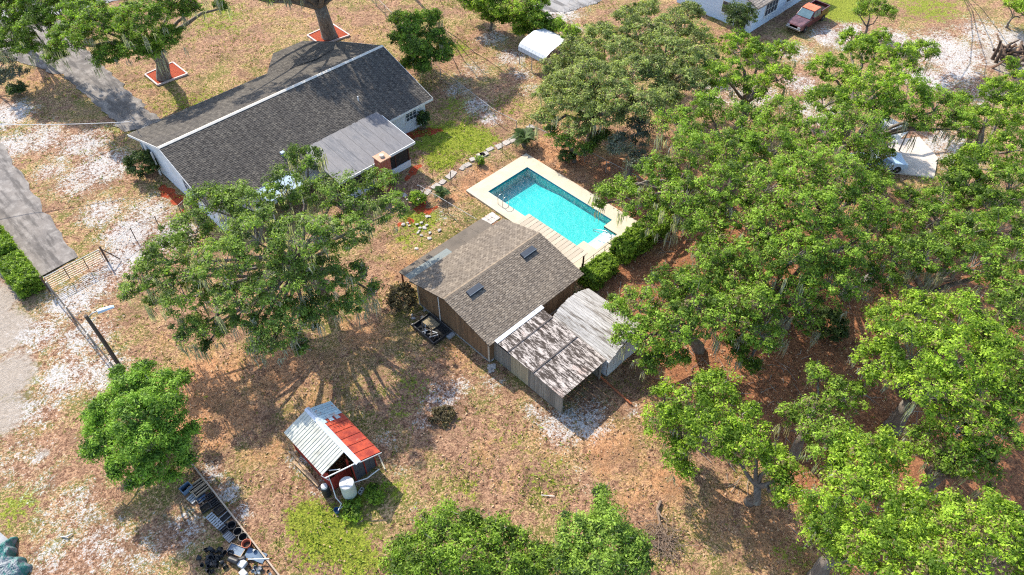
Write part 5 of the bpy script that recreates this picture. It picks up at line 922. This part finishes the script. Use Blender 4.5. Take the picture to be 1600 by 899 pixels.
 ('oak_tree', 'spreading oak left of the bare white sand', (59.48, 18.36), [(56.4, 20.26, 7.5, 2.1), (61.02, 19.9, 7.5, 1.9), (60.07, 16.81, 8, 2.2), (66.23, 16.93, 6.5, 1.6), (51.09, 18.0, 8, 2.1), (53.11, 16.13, 8.5, 2.4), (56.39, 13.98, 8, 2.2), (64.12, 22.36, 6.5, 1.4), (66.91, 20.88, 6, 1.3)], 'lime', {'group': 'live oaks of the wooded right side', 'dens': 0.92, 'moss': 0.4, 'trunk': 0.45, 'tone': 0.38, 'seed': 16}),
 ('oak_tree', 'oak shading the white shelter roof', (56.5, 17.5), [(47.08, 16.25, 8, 2.1), (48.63, 14.27, 8.5, 2.2), (53.73, 14.21, 8, 1.8), (57.58, 12.05, 7.5, 2.0), (57.18, 9.94, 7, 1.7), (55.13, 11.97, 7, 1.3), (51.25, 13.39, 6.5, 1.3)], 'oak', {'group': 'live oaks of the wooded right side', 'dens': 0.92, 'moss': 0.9, 'trunk': 0.45, 'tone': 0.56, 'seed': 17}),
 ('oak_tree', 'large oak in the middle of the woods left of the parked car', (44.19, 12.88), [(40.89, 14.44, 9, 2.3), (42.68, 12.66, 9, 2.3), (38.25, 15.2, 9, 2.2), (37.79, 12.15, 9, 2.4), (41.06, 10.52, 8, 2.2), (36.2, 13.61, 8, 2.2), (45.88, 11.07, 7, 1.3), (50.67, 13.14, 5, 1.4), (48.87, 11.7, 5.5, 1.2), (53.87, 13.21, 4.2, 1.0), (49.89, 14.02, 6, 1.3)], 'oak', {'group': 'live oaks of the wooded right side', 'dens': 0.92, 'moss': 0.5, 'trunk': 0.5, 'tone': 0.61, 'seed': 18}),
 ('oak_tree', 'oak just below the large middle oak above the bare mulch', (35.92, 11.71), [(34.19, 12.98, 7, 2.1), (34.81, 10.95, 8, 2.3), (37.5, 9.46, 8, 2.2), (43.61, 9.04, 6.5, 1.8), (32.97, 14.88, 6.5, 1.9), (32.43, 12.95, 6, 1.6)], 'oak', {'group': 'live oaks of the wooded right side', 'dens': 0.92, 'moss': 0.8, 'trunk': 0.45, 'tone': 0.56, 'seed': 19}),
 ('oak_tree', 'oak filling the right edge below the charred log heap', (61.15, 8.55), [(64.59, 9.79, 6.5, 1.9), (62.48, 7.49, 6.5, 1.9), (59.86, 8.89, 6.5, 1.9), (57.07, 6.14, 7, 2.1), (53.54, 7.0, 7, 1.9), (61.96, 11.54, 6, 1.3), (68.52, 9.02, 6, 1.6)], 'lime', {'group': 'live oaks of the wooded right side', 'dens': 0.92, 'moss': 0.4, 'trunk': 0.4, 'tone': 0.3, 'seed': 20}),
 ('oak_tree', 'mossy oak below the pale parking pad', (50.27, 6.82), [(52.61, 4.43, 7, 2.1), (51.69, 6.68, 6.5, 1.8), (49.79, 7.45, 6, 1.8), (54.09, 8.42, 5.5, 1.2), (45.73, 6.95, 6.5, 1.9), (47.71, 9.02, 6, 1.2), (50.24, 4.76, 6.5, 1.8)], 'oak', {'group': 'live oaks of the wooded right side', 'dens': 0.92, 'moss': 1.0, 'trunk': 0.42, 'tone': 0.46, 'seed': 21}),
 ('oak_tree', 'grey limbed oak at the right edge half way up', (43.41, 4.56), [(47.85, 3.21, 7, 2.0), (45.32, 4.85, 7, 1.8), (41.73, 5.52, 7, 1.9), (43.3, 3.18, 7, 2.1), (45.86, 1.45, 7, 2), (40.45, 6.79, 7, 1.8), (39.33, 6.9, 6, 1.5)], 'oak', {'group': 'live oaks of the wooded right side', 'dens': 0.92, 'moss': 1.1, 'trunk': 0.45, 'tone': 0.44, 'bare': 0.08, 'seed': 22}),
 ('oak_tree', 'oak overhanging the garden shed roof', (31.0, 13.5), [(27.28, 16.28, 5, 1.6), (29.58, 15.65, 5.5, 1.7), (29.4, 13.68, 6, 1.9), (25.91, 14.61, 4.5, 1.5), (27.32, 13.47, 5.5, 1.7), (31.75, 14.4, 6, 1.7), (25.35, 13.51, 3.5, 1.1), (26.66, 17.66, 4.5, 1.0), (25.48, 15.98, 4.3, 1.0), (26.54, 12.82, 4, 1.1)], 'oak', {'group': 'live oaks of the wooded right side', 'dens': 0.92, 'moss': 0.5, 'trunk': 0.38, 'tone': 0.61, 'seed': 23}),
 ('oak_tree', 'mossy oak over the bare mulch right of the shed oak', (37.0, 10.6), [(29.65, 11.99, 6, 1.9), (31.43, 11.05, 6.5, 1.9), (30.44, 9.69, 5.5, 1.6), (33.79, 9.71, 6, 1.8), (35.61, 8.49, 7, 1.9), (33.48, 8.33, 5, 1.2), (29.78, 10.66, 4, 1.1), (29.89, 9.55, 3, 0.9)], 'oak', {'group': 'live oaks of the wooded right side', 'dens': 0.92, 'moss': 1.1, 'trunk': 0.42, 'tone': 0.51, 'seed': 24}),
 ('oak_tree', 'light green oak right of the lean-to shadow', (23.2, 9.16), [(22.32, 10.32, 4, 1.5), (23.37, 9.54, 5, 1.7), (25.58, 9.47, 5, 1.5), (22.77, 7.84, 5, 1.7), (21.64, 8.82, 3.5, 1.2), (24.78, 7.56, 5, 1.5), (23.93, 11.78, 4, 0.9), (21.22, 7.97, 3, 0.8)], 'lime', {'group': 'live oaks of the wooded right side', 'dens': 0.92, 'moss': 0.25, 'trunk': 0.3, 'tone': 0.45, 'seed': 25}),
 ('oak_tree', 'small oak joined to the light green oak on its lower right', (23.93, 4.8), [(24.15, 5.92, 5, 1.5), (24.26, 4.59, 4.5, 1.3), (23.44, 3.17, 4, 1.1), (23.42, 6.52, 4.5, 1.2), (24.37, 3.81, 4, 1.0)], 'lime', {'group': 'live oaks of the wooded right side', 'dens': 0.92, 'moss': 0.2, 'trunk': 0.25, 'tone': 0.42, 'seed': 26}),
 ('oak_tree', 'narrow oak between the two bare mulch clearings', (28.51, 4.62), [(30.75, 5.83, 4.8, 1.1), (27.66, 4.72, 5, 1.6), (30.15, 4.04, 5, 1.4), (27.29, 5.54, 4.5, 1.0), (26.68, 2.99, 5.5, 1.7)], 'oak', {'group': 'live oaks of the wooded right side', 'dens': 0.92, 'moss': 0.5, 'trunk': 0.3, 'tone': 0.66, 'seed': 27}),
 ('oak_tree', 'oak right of the narrow oak near the lower clearing', (26.66, 1.43), [(26.44, 1.23, 6, 1.9), (25.08, 1.56, 5, 1.3), (28.18, 0.7, 5.5, 1.5), (26.93, 2.21, 5.5, 1.2)], 'lime', {'group': 'live oaks of the wooded right side', 'dens': 0.92, 'moss': 0.4, 'trunk': 0.32, 'tone': 0.4, 'seed': 28}),
 ('oak_tree', 'widest lime green oak on the right above the lower clearing', (34.46, 1.33), [(36.0, 4.41, 6.5, 1.9), (37.25, 3.26, 7, 2.1), (37.05, 1.52, 7.5, 2.2), (33.49, 2.47, 7.5, 2.3), (34.27, 0.55, 8, 2.4), (37.25, -0.06, 7, 1.9), (32.39, 3.39, 6.5, 1.8), (32.0, 0.37, 7.5, 2.2), (33.53, -1.24, 7, 2.2), (31.33, -1.38, 6.5, 1.8)], 'lime', {'group': 'live oaks of the wooded right side', 'dens': 0.92, 'moss': 0.35, 'trunk': 0.48, 'tone': 0.5, 'seed': 29}),
 ('oak_tree', 'grey twigged oak at the right end of the lower clearing', (30.89, -1.99), [(32.6, -2.74, 6, 1.8), (30.31, -1.93, 5.5, 1.3), (31.21, -2.94, 5, 1.4), (30.41, -0.69, 5.5, 1.3), (29.9, -1.64, 5, 1.2)], 'oak', {'group': 'live oaks of the wooded right side', 'dens': 0.92, 'moss': 0.7, 'trunk': 0.35, 'tone': 0.61, 'bare': 0.15, 'seed': 30}),
 ('oak_tree', 'oak at the right edge beside the widest lime oak', (39.21, -1.03), [(37.48, -1.55, 7, 1.9), (35.63, -2.83, 6.5, 1.6), (40.96, -0.4, 7, 1.8), (42.78, 0.66, 7, 1.7)], 'oak', {'group': 'live oaks of the wooded right side', 'dens': 0.92, 'moss': 0.6, 'trunk': 0.4, 'tone': 0.51, 'seed': 31}),
 ('oak_tree', 'bright oak left of the bottom right corner', (22.75, -0.2), [(22.3, 0.72, 6, 1.8), (23.8, 0.04, 6.5, 2.0), (24.59, -1.19, 6.5, 2.0), (22.14, -0.69, 6, 1.9), (22.35, -1.94, 7, 2.1), (21.69, 0.38, 5, 1.2), (22.39, 1.29, 5, 1.0)], 'lime', {'group': 'live oaks of the wooded right side', 'dens': 0.92, 'moss': 0.35, 'trunk': 0.42, 'tone': 0.5, 'seed': 32}),
 ('oak_tree', 'bright oak filling the bottom right corner', (24.87, -4.21), [(25.62, -2.45, 6.5, 1.8), (25.42, -3.69, 7, 2.1), (26.68, -4.94, 7, 2.1), (23.5, -3.5, 7, 2.0), (24.46, -5.26, 7, 2.2), (26.43, -6.18, 7, 2.0), (22.01, -3.45, 7, 2.0)], 'lime', {'group': 'live oaks of the wooded right side', 'dens': 0.92, 'moss': 0.3, 'trunk': 0.42, 'tone': 0.52, 'seed': 33}),
 ('small_tree', 'leftmost leafy tree along the bottom edge', (8.24, 14.23), [(7.5, 14.95, 3.2, 1.2), (9.21, 14.64, 3.8, 1.3), (9.05, 12.66, 4, 1.5), (7.43, 13.34, 3.5, 1.4), (10.41, 15.36, 2.8, 0.7), (6.75, 14.07, 3, 1.2), (6.7, 15.38, 2.4, 0.8), (8.84, 13.47, 4, 1.4)], 'oak', {'group': 'leafy trees along the bottom edge', 'moss': 0.15, 'trunk': 0.2, 'tone': 0.55, 'dens': 1.6, 'leaf': (0.12, 0.08), 'seed': 34}),
 ('small_tree', 'leafy tree in the middle of the bottom group', (11.01, 11.62), [(11.12, 12.66, 3.2, 1.1), (10.59, 11.18, 3, 1.2), (10.3, 12.99, 3.2, 0.9), (10.99, 10.22, 2.8, 1.0), (9.69, 11.62, 3, 1.0), (12.04, 11.71, 2.5, 0.9), (12.25, 10.3, 2.5, 1.1), (11.31, 9.85, 2.5, 1.1), (10.83, 14.05, 3, 0.9)], 'oak', {'group': 'leafy trees along the bottom edge', 'moss': 0.15, 'trunk': 0.18, 'tone': 0.4, 'dens': 1.6, 'leaf': (0.12, 0.08), 'seed': 35}),
 ('small_tree', 'darker leafy tree on the right of the bottom group', (14.92, 8.28), [(16.03, 9.54, 3.2, 1.0), (13.85, 9.43, 3.8, 1.3), (14.86, 8.21, 4, 1.4), (15.77, 7.19, 3.3, 1.1), (13.38, 7.74, 3.8, 1.5), (14.72, 6.53, 3.2, 1.1), (17.32, 10.53, 2.2, 0.6), (15.68, 6.39, 2.6, 0.7), (12.7, 8.99, 3.2, 1.0)], 'deep', {'group': 'leafy trees along the bottom edge', 'moss': 0.1, 'trunk': 0.22, 'tone': 0.55, 'dens': 1.7, 'leaf': (0.12, 0.08), 'seed': 36}),
 ('small_tree', 'bright shrubby tree left of the utility pole at the top', (50.83, 54.7), [(50.21, 54.6, 3, 1.6), (49.79, 56.59, 3, 1.5), (50.72, 52.74, 3, 1.5), (51.26, 54.23, 4, 1.6), (51.07, 54.59, 1.5, 1.3), (51.12, 57.11, 1.5, 1.2), (51.65, 53.05, 1.5, 1.2)], 'lime', {'group': 'shrubby trees at the top', 'moss': 0, 'trunk': 0.15, 'tone': 0.3, 'dens': 2, 'seed': 37}),
 ('small_tree', 'bright shrubby tree right of the utility pole at the top', (52.02, 49.96), [(51.93, 50.72, 3.5, 1.7), (51.75, 48.9, 3, 1.5), (51.59, 50.81, 2, 1.3), (52.81, 49.78, 4, 1.6), (52.05, 50.34, 1.3, 1.2), (52.98, 48.5, 2, 1.2), (51.01, 50.7, 1.2, 0.9)], 'lime', {'group': 'shrubby trees at the top', 'moss': 0, 'trunk': 0.15, 'tone': 0.45, 'dens': 2, 'seed': 38}),
 ('small_tree', 'bright bush right behind the carport roof', (52.56, 46.12), [(52.87, 46.92, 2.5, 1.2), (52.84, 45.15, 2.5, 1.2), (52.54, 47.46, 2, 1.0), (52.01, 44.95, 2, 1.0)], 'lime', {'group': 'shrubby trees at the top', 'moss': 0, 'trunk': 0.12, 'tone': 0.5, 'dens': 2, 'seed': 39}),
 ('small_tree', 'leafy tree between the bright lawn and the oaks right of the pickup', (77.83, 25.98), [(78.07, 26.3, 3, 1.6), (78.12, 24.72, 3, 1.3), (77.29, 26.92, 2.5, 1.0)], 'oak', {'moss': 0, 'trunk': 0.15, 'tone': 0.5, 'seed': 40}),
 ('small_tree', 'lime bush in the top right corner', (90.46, 16.09), [(90.25, 16.06, 2.5, 1.3), (90.01, 15.18, 2.2, 1.2), (91.12, 17.04, 2.2, 0.9)], 'lime', {'moss': 0, 'trunk': 0.12, 'tone': 0.6, 'seed': 41}),
 ('oak_tree', 'crown reaching in above the top edge right of the mulch bed oak', (50, 67.5), [(41.78, 55.85, 9, 2.2), (44.77, 54.87, 8, 2.2), (46.81, 54.01, 7, 1.6), (43.59, 56.03, 10, 2.2)], 'oak', {'moss': 0.3, 'trunk': 0.18, 'dens': 1.3, 'seed': 50}),
 ('oak_tree', 'crown above the top edge shading the white sand', (106, 31), [(76.37, 22.9, 8, 2.2), (78.86, 19.68, 8, 2.2), (78.33, 22.04, 9, 2.4), (82.76, 18.11, 7, 1.8)], 'oak', {'moss': 0.3, 'trunk': 0.16, 'dens': 1.3, 'seed': 51})]
SHRUBS = [
 ('shrub', 'dark glossy shrub against the left gable of the white house', (13.2, 57.3), 1.25, 2.3, 'shrub', 1, {'tone': 0.4}),
 ('shrub', 'small dark shrub under the window at the right end of the house', (34.3, 46.0), 0.6, 1.6, 'shrub', 2, {'tone': 0.35}),
 ('shrub', 'dry dark shrub at the left corner of the pool house', (19.3, 30.6), 1.0, 1.6, 'dry', 3, {'tone': 0.35, 'dens': 0.8}),
 ('shrub', 'low green shrub in the orange mulch by the house porch', (27.15, 38.4), 0.6, 0.9, 'hedge', 4, {'tone': 0.6}),
 ('shrub', 'tiny green shrub by the fence post near the stepping stones', (34.35, 38.6), 0.33, 0.6, 'hedge', 5, {'tone': 0.5}),
 ('shrub', 'dark low plants round the bare hoop in the middle of the yard', (15.2, 21.6), 0.7, 0.3, 'dry', 6, {'tone': 0.3, 'dens': 0.35}),
 ('shrub', 'small dark shrub on the grass under the left edge tree', (10.3, 77.5), 0.8, 1.0, 'shrub', 7, {'tone': 0.3}),
 ('shrub', 'green weeds in front of the water tank', (7.3, 20.3), 0.6, 0.35, 'hedge', 8, {'tone': 0.5, 'dens': 0.35}),
 ('shrub', 'green weeds right of the tin shed corner', (9.0, 20.2), 0.7, 0.35, 'hedge', 9, {'tone': 0.5, 'dens': 0.3}),
 ('shrub', 'yellowish shrub in front of the charred log heap', (82.3, 12.8), 0.8, 1.0, 'lime', 10, {'tone': 0.8}),
 ('shrub', 'low leafy vine on the fence by the olive oaks', (39.8, 33.6), 0.7, 1.1, 'shrub', 11, {'tone': 0.5, 'dens': 0.6}),
 ('shrub', 'dark green growth under the shed oak near the clearing', (38.5, 8.2), 1.2, 1.6, 'shrub', 12, {'tone': 0.35})]
def tree(name, label, base, lobes, kind, seed, group=None, dens=1.0, moss=.35, trunk=.38, leaf=(.125,.085), per=84, clump=.35, fork=.45, tone=.45, bare=.0, cat='tree', twigs=9, spread=.34):
    rng = np.random.default_rng(seed); base = np.array([base[0], base[1], 0.]); t_ = thing(name, label, cat, tuple(base), group)
    L = np.array(lobes, float); top = L[:,2].mean(); F = base + np.array([(L[:,0].mean()-base[0])*.35, (L[:,1].mean()-base[1])*.35, max(.6, top*fork)])
    w_ = MB(); mid = (base+F)/2 + rng.normal(0,.15,3)*(1,1,0)
    w_.path([base-(0,0,.3), base+(0,0,.25), mid, F], [trunk*1.45, trunk*1.1, trunk*.92, trunk*.85], 10)
    tw = MB(); V, T, MV, MT = [], [], [], []
    for li, (x, y, z, r) in enumerate(L):
        c = np.array([x,y,z]); dist = np.linalg.norm(c-F); end = c - np.array([0,0,r*.25]); rr = max(.045, trunk*.6*min(1, 3.2/max(dist,1e-3))**.35)
        cv = curve3(F - (0,0,rng.uniform(0,.4)), end, dist*rng.uniform(.0,.18)); cv[1:-1] += rng.normal(0,.16,(3,3))
        w_.path(cv, list(np.linspace(rr, max(.035, rr*.28), 5)), 6, cap=False)
        n = int(dens*2.3*r*r/(clump*clump)); P, D = lobe_points(rng, c, r, n)
        ok = rng.random(len(P)) > bare
        for lj in range(len(L)):                                                     # fewer clumps where a lobe is buried in its neighbour
            if lj != li: ok &= ~((np.linalg.norm((P-L[lj,:3])/(1,1,.72),axis=1) < L[lj,3]*.6) & (rng.random(len(P)) < .75))
        P, D = P[ok], D[ok]
        if len(P) == 0: continue
        lt = tone + rng.normal(0,.10); tint = np.clip(lt + rng.normal(0,spread,len(P)), 0, 1)
        v, q = leaves(rng, P, D, per, rng.uniform(.5,1.45,len(P))*clump, leaf[0], leaf[1], tint); V.append(v); T.append(q)
        for i in rng.choice(len(P), min(twigs, len(P)), False):
            tw.path(curve3(end + rng.normal(0,.1,3), P[i]+D[i]*rng.uniform(.1,.55), .15, 4), [.04,.028,.02,.011], 4, cap=False)
        nm = rng.poisson(moss*r*r*3.2)
        if nm:
            a = rng.uniform(0, 2*np.pi, nm); q = r*np.sqrt(rng.uniform(.2,1.0,nm)); A = np.stack([x+q*np.cos(a), y+q*np.sin(a), z-r*.35*rng.uniform(.2,1.2,nm)], 1)
            for p in A:
                ln = rng.uniform(.6,1.9); ns = rng.integers(9,17); lo = p + rng.normal(0,.11,(ns,3))*(1,1,.6); wd = rng.uniform(.015,.042,ns); ang = rng.uniform(0,np.pi,ns)
                dx = np.stack([np.cos(ang)*wd, np.sin(ang)*wd, 0*wd], 1); L1 = ln*rng.uniform(.35,1,ns); m1 = lo + np.stack([rng.normal(0,.06,ns), rng.normal(0,.06,ns), -L1*.5], 1); m2 = m1 + np.stack([rng.normal(0,.05,ns), rng.normal(0,.05,ns), -L1*.5], 1); tt_ = np.clip(rng.normal(.5,.2,ns),0,1)
                MV += [np.stack([lo-dx*.6, lo+dx*.6, m1+dx, m1-dx], 1), np.stack([m1-dx, m1+dx, m2+dx*.2, m2-dx*.2], 1)]; MT += [tt_, tt_]
    off = t_.location
    w_.build('trunk', OAKB, t_, smooth=True); stuff(tw.build('twigs', TWIG, t_))
    arr_mesh('crown', LEAF[kind], np.concatenate(V), 3, t_, {'tint': np.concatenate(T)}, off)
    if MV: stuff(arr_mesh('moss', MOSS, np.concatenate(MV), 4, t_, {'tint': np.concatenate(MT)}, off))
    return t_
for a in TREES: tree(*a[:5], **a[5])

def shrub(name, label, c, r, h, kind, seed, group=None, leaf=(.15,.10), per=40, clump=.24, dens=1.0, tone=.45, cat='shrub'):
    rng = np.random.default_rng(seed); t_ = thing(name, label, cat, (c[0],c[1],0), group); n = int(dens*4.2*r*r/(clump*clump))+12
    d = rng.standard_normal((n*2,3)); d /= np.linalg.norm(d,axis=1)[:,None]; d = d[d[:,2] > -.5][:n]; P = np.array([c[0],c[1],h*.52]) + d*np.array([r,r,h*.5])*rng.uniform(.6,1.08,(len(d),1)); P[:,2] = np.maximum(P[:,2], .08)
    v, q = leaves(rng, P, d, per, clump, leaf[0], leaf[1], np.clip(tone+rng.normal(0,.25,len(P)),0,1)); w_ = MB()
    for i in range(7): e = P[rng.integers(len(P))]; w_.path(curve3((c[0]+rng.normal(0,.06),c[1]+rng.normal(0,.06),-.05), e, .1, 4), [.04,.03,.02,.01], 5, cap=False)
    w_.build('stems', OAKB, t_); arr_mesh('foliage', LEAF[kind], v, 3, t_, {'tint': q}, t_.location); return t_
for a in SHRUBS: shrub(*a[:7], **a[7])
def hedge(label, x0, x1, y0, y1, h, seed, kind='hedge', leaf=(.13,.085)):
    rng = np.random.default_rng(seed); cx_, cy_ = (x0+x1)/2, (y0+y1)/2; t_ = thing('hedge', label, 'hedge', (cx_,cy_,0), 'clipped hedges'); lx, ly = x1-x0, y1-y0
    def face(n, f): u, v = rng.random(n), rng.random(n); return f(u, v)
    k = 36; P = []; D = []
    for n, f, d in ((int(k*lx*ly), lambda u,v: (x0+lx*u, y0+ly*v, h+0*u), (0,0,1)), (int(k*lx*h), lambda u,v: (x0+lx*u, y0+0*u, h*v), (0,-1,0)), (int(k*lx*h), lambda u,v: (x0+lx*u, y1+0*u, h*v), (0,1,0)), (int(k*ly*h), lambda u,v: (x0+0*u, y0+ly*u, h*v), (-1,0,0)), (int(k*ly*h), lambda u,v: (x1+0*u, y0+ly*u, h*v), (1,0,0))):
        q = np.stack(face(n, f), 1) + rng.normal(0,.07,(n,3)); P.append(q); D.append(np.tile(np.array(d,float),(n,1)))
    P, D = np.concatenate(P), np.concatenate(D); P[:,2] = np.maximum(P[:,2], .06); bulge = .07*np.sin(P[:,0]*2.3)*np.sin(P[:,1]*2.9+1); P += D*bulge[:,None]
    v, q = leaves(rng, P, D, 34, .17, leaf[0], leaf[1], np.clip(.6+rng.normal(0,.25,len(P)),0,1)); arr_mesh('foliage', LEAF[kind], v, 3, t_, {'tint': q}, t_.location)
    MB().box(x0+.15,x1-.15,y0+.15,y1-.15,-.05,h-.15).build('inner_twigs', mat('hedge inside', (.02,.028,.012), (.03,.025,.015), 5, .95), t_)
hedge('large clipped hedge beyond the deck end with pale moss above it', 33.7, 38.9, 22.0, 23.45, 1.35, 1)
hedge('small clipped hedge between the pergola post and the garden shed', 30.0, 32.7, 22.0, 23.35, 1.05, 2)
hedge('long clipped hedge beside the grey driveway at the left edge', .35, 1.75, 54.4, 62.0, 1.5, 3)
hedge('rounded lower hedge next to the farm gate post', .35, 1.8, 50.3, 53.8, 1.25, 4)
# sago palms: a short trunk and a ring of arching fronds, each frond a piece
def frond_mesh():
    rng = np.random.default_rng(5); V = []; n = 26
    for i in range(n):
        t = (i+1)/n; x = 1.0*t; z = .55*math.sin(t*2.2) - .25*t*t; ln = .26*math.sin(math.pi*(.12+.86*t))+.03
        for s in (-1,1): V.append([(x-.02,0,z),(x+.02,0,z),(x+.10,s*ln,z+.05-.1*t),(x+.07,s*ln,z+.05-.1*t)])
    for i in range(8):
        t0, t1 = i/8, (i+1)/8; f = lambda t: (t, .55*math.sin(t*2.2)-.25*t*t); (xa,za),(xb,zb) = f(t0), f(t1); V.append([(xa,-.015,za),(xa,.015,za),(xb,.012,zb),(xb,-.012,zb)])
    V = np.array(V, float); me = arr_mesh('frond', LEAF['palm'], V.reshape(-1,3), 4, None, {'tint': rng.random(len(V))}); return me
FR = frond_mesh(); FRM = FR.data; bpy.data.objects.remove(FR)
def sago(label, x, y, s, n, seed):
    rng = np.random.default_rng(seed); t_ = thing('sago_palm', label, 'palm', (x,y,0), 'sago palms'); MB().lathe([(.16*s,-.05),(.2*s,.2*s),(.15*s,.42*s),(.05*s,.5*s)], (x,y,0), 9).build('trunk', OAKB, t_)
    for i in range(n):
        o = bpy.data.objects.new('frond', FRM); col.objects.link(o); o.parent = t_; o.location = (0,0,.42*s); q = s*rng.uniform(.8,1.1); o.scale = (q,q,q); o.rotation_euler = (0, rng.uniform(-.75,.25), i*2.399+rng.normal(0,.1))
sago('sago palm at the far left corner of the pool deck', 38.75, 37.7, 1.25, 30, 1); sago('smaller sago palm between the house porch and the pool deck', 28.95, 37.5, .8, 22, 2)

# ---- loose stuff on the ground: grass tufts, fallen leaves, twigs
def field_at(P, bl):
    return blob_field(P[:,0], P[:,1], bl)
def scatter():
    rng = np.random.default_rng(77)
    n = 330000; P = np.stack([rng.uniform(-12,70,n), rng.uniform(-8,80,n)], 1)
    d = P@np.array([.703,.711]); P = P[(d > 14) & (abs(P@np.array([.711,-.703])) < d*.72+6)]
    bad = np.zeros(len(P), bool)
    for x0, x1, y0, y1 in BLOCKED: bad |= (P[:,0] > x0) & (P[:,0] < x1) & (P[:,1] > y0) & (P[:,1] < y1)
    P = P[~bad]; lit, grn, snd, trk = (field_at(P, ZONES[k]) for k in ('litter','green','sand','track'))
    b = rng.standard_normal((12,2))*1.1; ph_ = rng.uniform(0,6.3,12); patch = sum(np.sin(P@b[i]+ph_[i]) for i in range(12))/3.0
    pg_ = np.clip(.11 + .75*grn + .20*patch - .35*lit - .2*snd - .5*trk, .01, .95); g_ = P[rng.random(len(P)) < pg_*.42]; lf = P[rng.random(len(P)) < np.clip(.12+.35*lit+.1*snd,0,1)*.5]
    k = len(g_); per = 3; C = np.repeat(g_, per, 0) + rng.normal(0,.07,(k*per,2)); m_ = len(C); a = rng.uniform(0,np.pi,m_); w_ = rng.uniform(.02,.05,m_); h = rng.uniform(.05,.14,m_); lean = rng.normal(0,.09,(m_,2))
    dx = np.stack([np.cos(a)*w_, np.sin(a)*w_, 0*a], 1); B = np.concatenate([C, np.full((m_,1),-.04)], 1); T_ = B + np.concatenate([lean, h[:,None]+.02], 1)
    gt_ = np.repeat(np.clip(.35+.5*field_at(g_,ZONES['green'])+rng.normal(0,.2,k),0,1), per)
    o = arr_mesh('grass', leaf_material('yard grass', (.15,.12,.045), (.27,.36,.04), .35), np.stack([B-dx,B+dx,T_+dx*.3,T_-dx*.3],1), 4, None, {'tint': gt_}); tag(o, 'short patchy grass tufts over the yard', 'grass', kind='stuff')
    k = len(lf); a = rng.uniform(0,6.3,k); s = rng.uniform(.04,.10,k); q = rng.normal(0,.25,(k,2)); c = np.concatenate([lf, rng.uniform(-.02,.03,(k,1))], 1)
    u = np.stack([np.cos(a)*s, np.sin(a)*s, q[:,0]*s], 1); v = np.stack([-np.sin(a)*s*.55, np.cos(a)*s*.55, q[:,1]*s], 1)
    o = arr_mesh('fallen_leaves', leaf_material('dry leaf litter', (.14,.075,.038), (.50,.33,.20), .1), np.stack([c-u,c+v,c+u,c-v],1), 4, None, {'tint': rng.random(k)}); tag(o, 'dry brown leaves scattered over the yard', 'leaves', kind='stuff')
scatter()
def sticks():
    rng = np.random.default_rng(55); b = MB()
    for i in range(420):
        c = np.array([rng.uniform(24,52), rng.uniform(-2,22), .02]); 
        if not (c[0] > 29 or c[1] < 14): continue
        l, a = rng.uniform(.15,.8), rng.uniform(0,6.3); d_ = np.array([math.cos(a)*l, math.sin(a)*l, 0]); b.path([c-d_, c+rng.normal(0,.05,3)*(1,1,.2), c+d_], [.02,.018,.008], 4)
    tag(b.build('fallen_twigs', TWIG), 'grey twigs scattered over the forest floor', 'twigs', kind='stuff')
sticks()
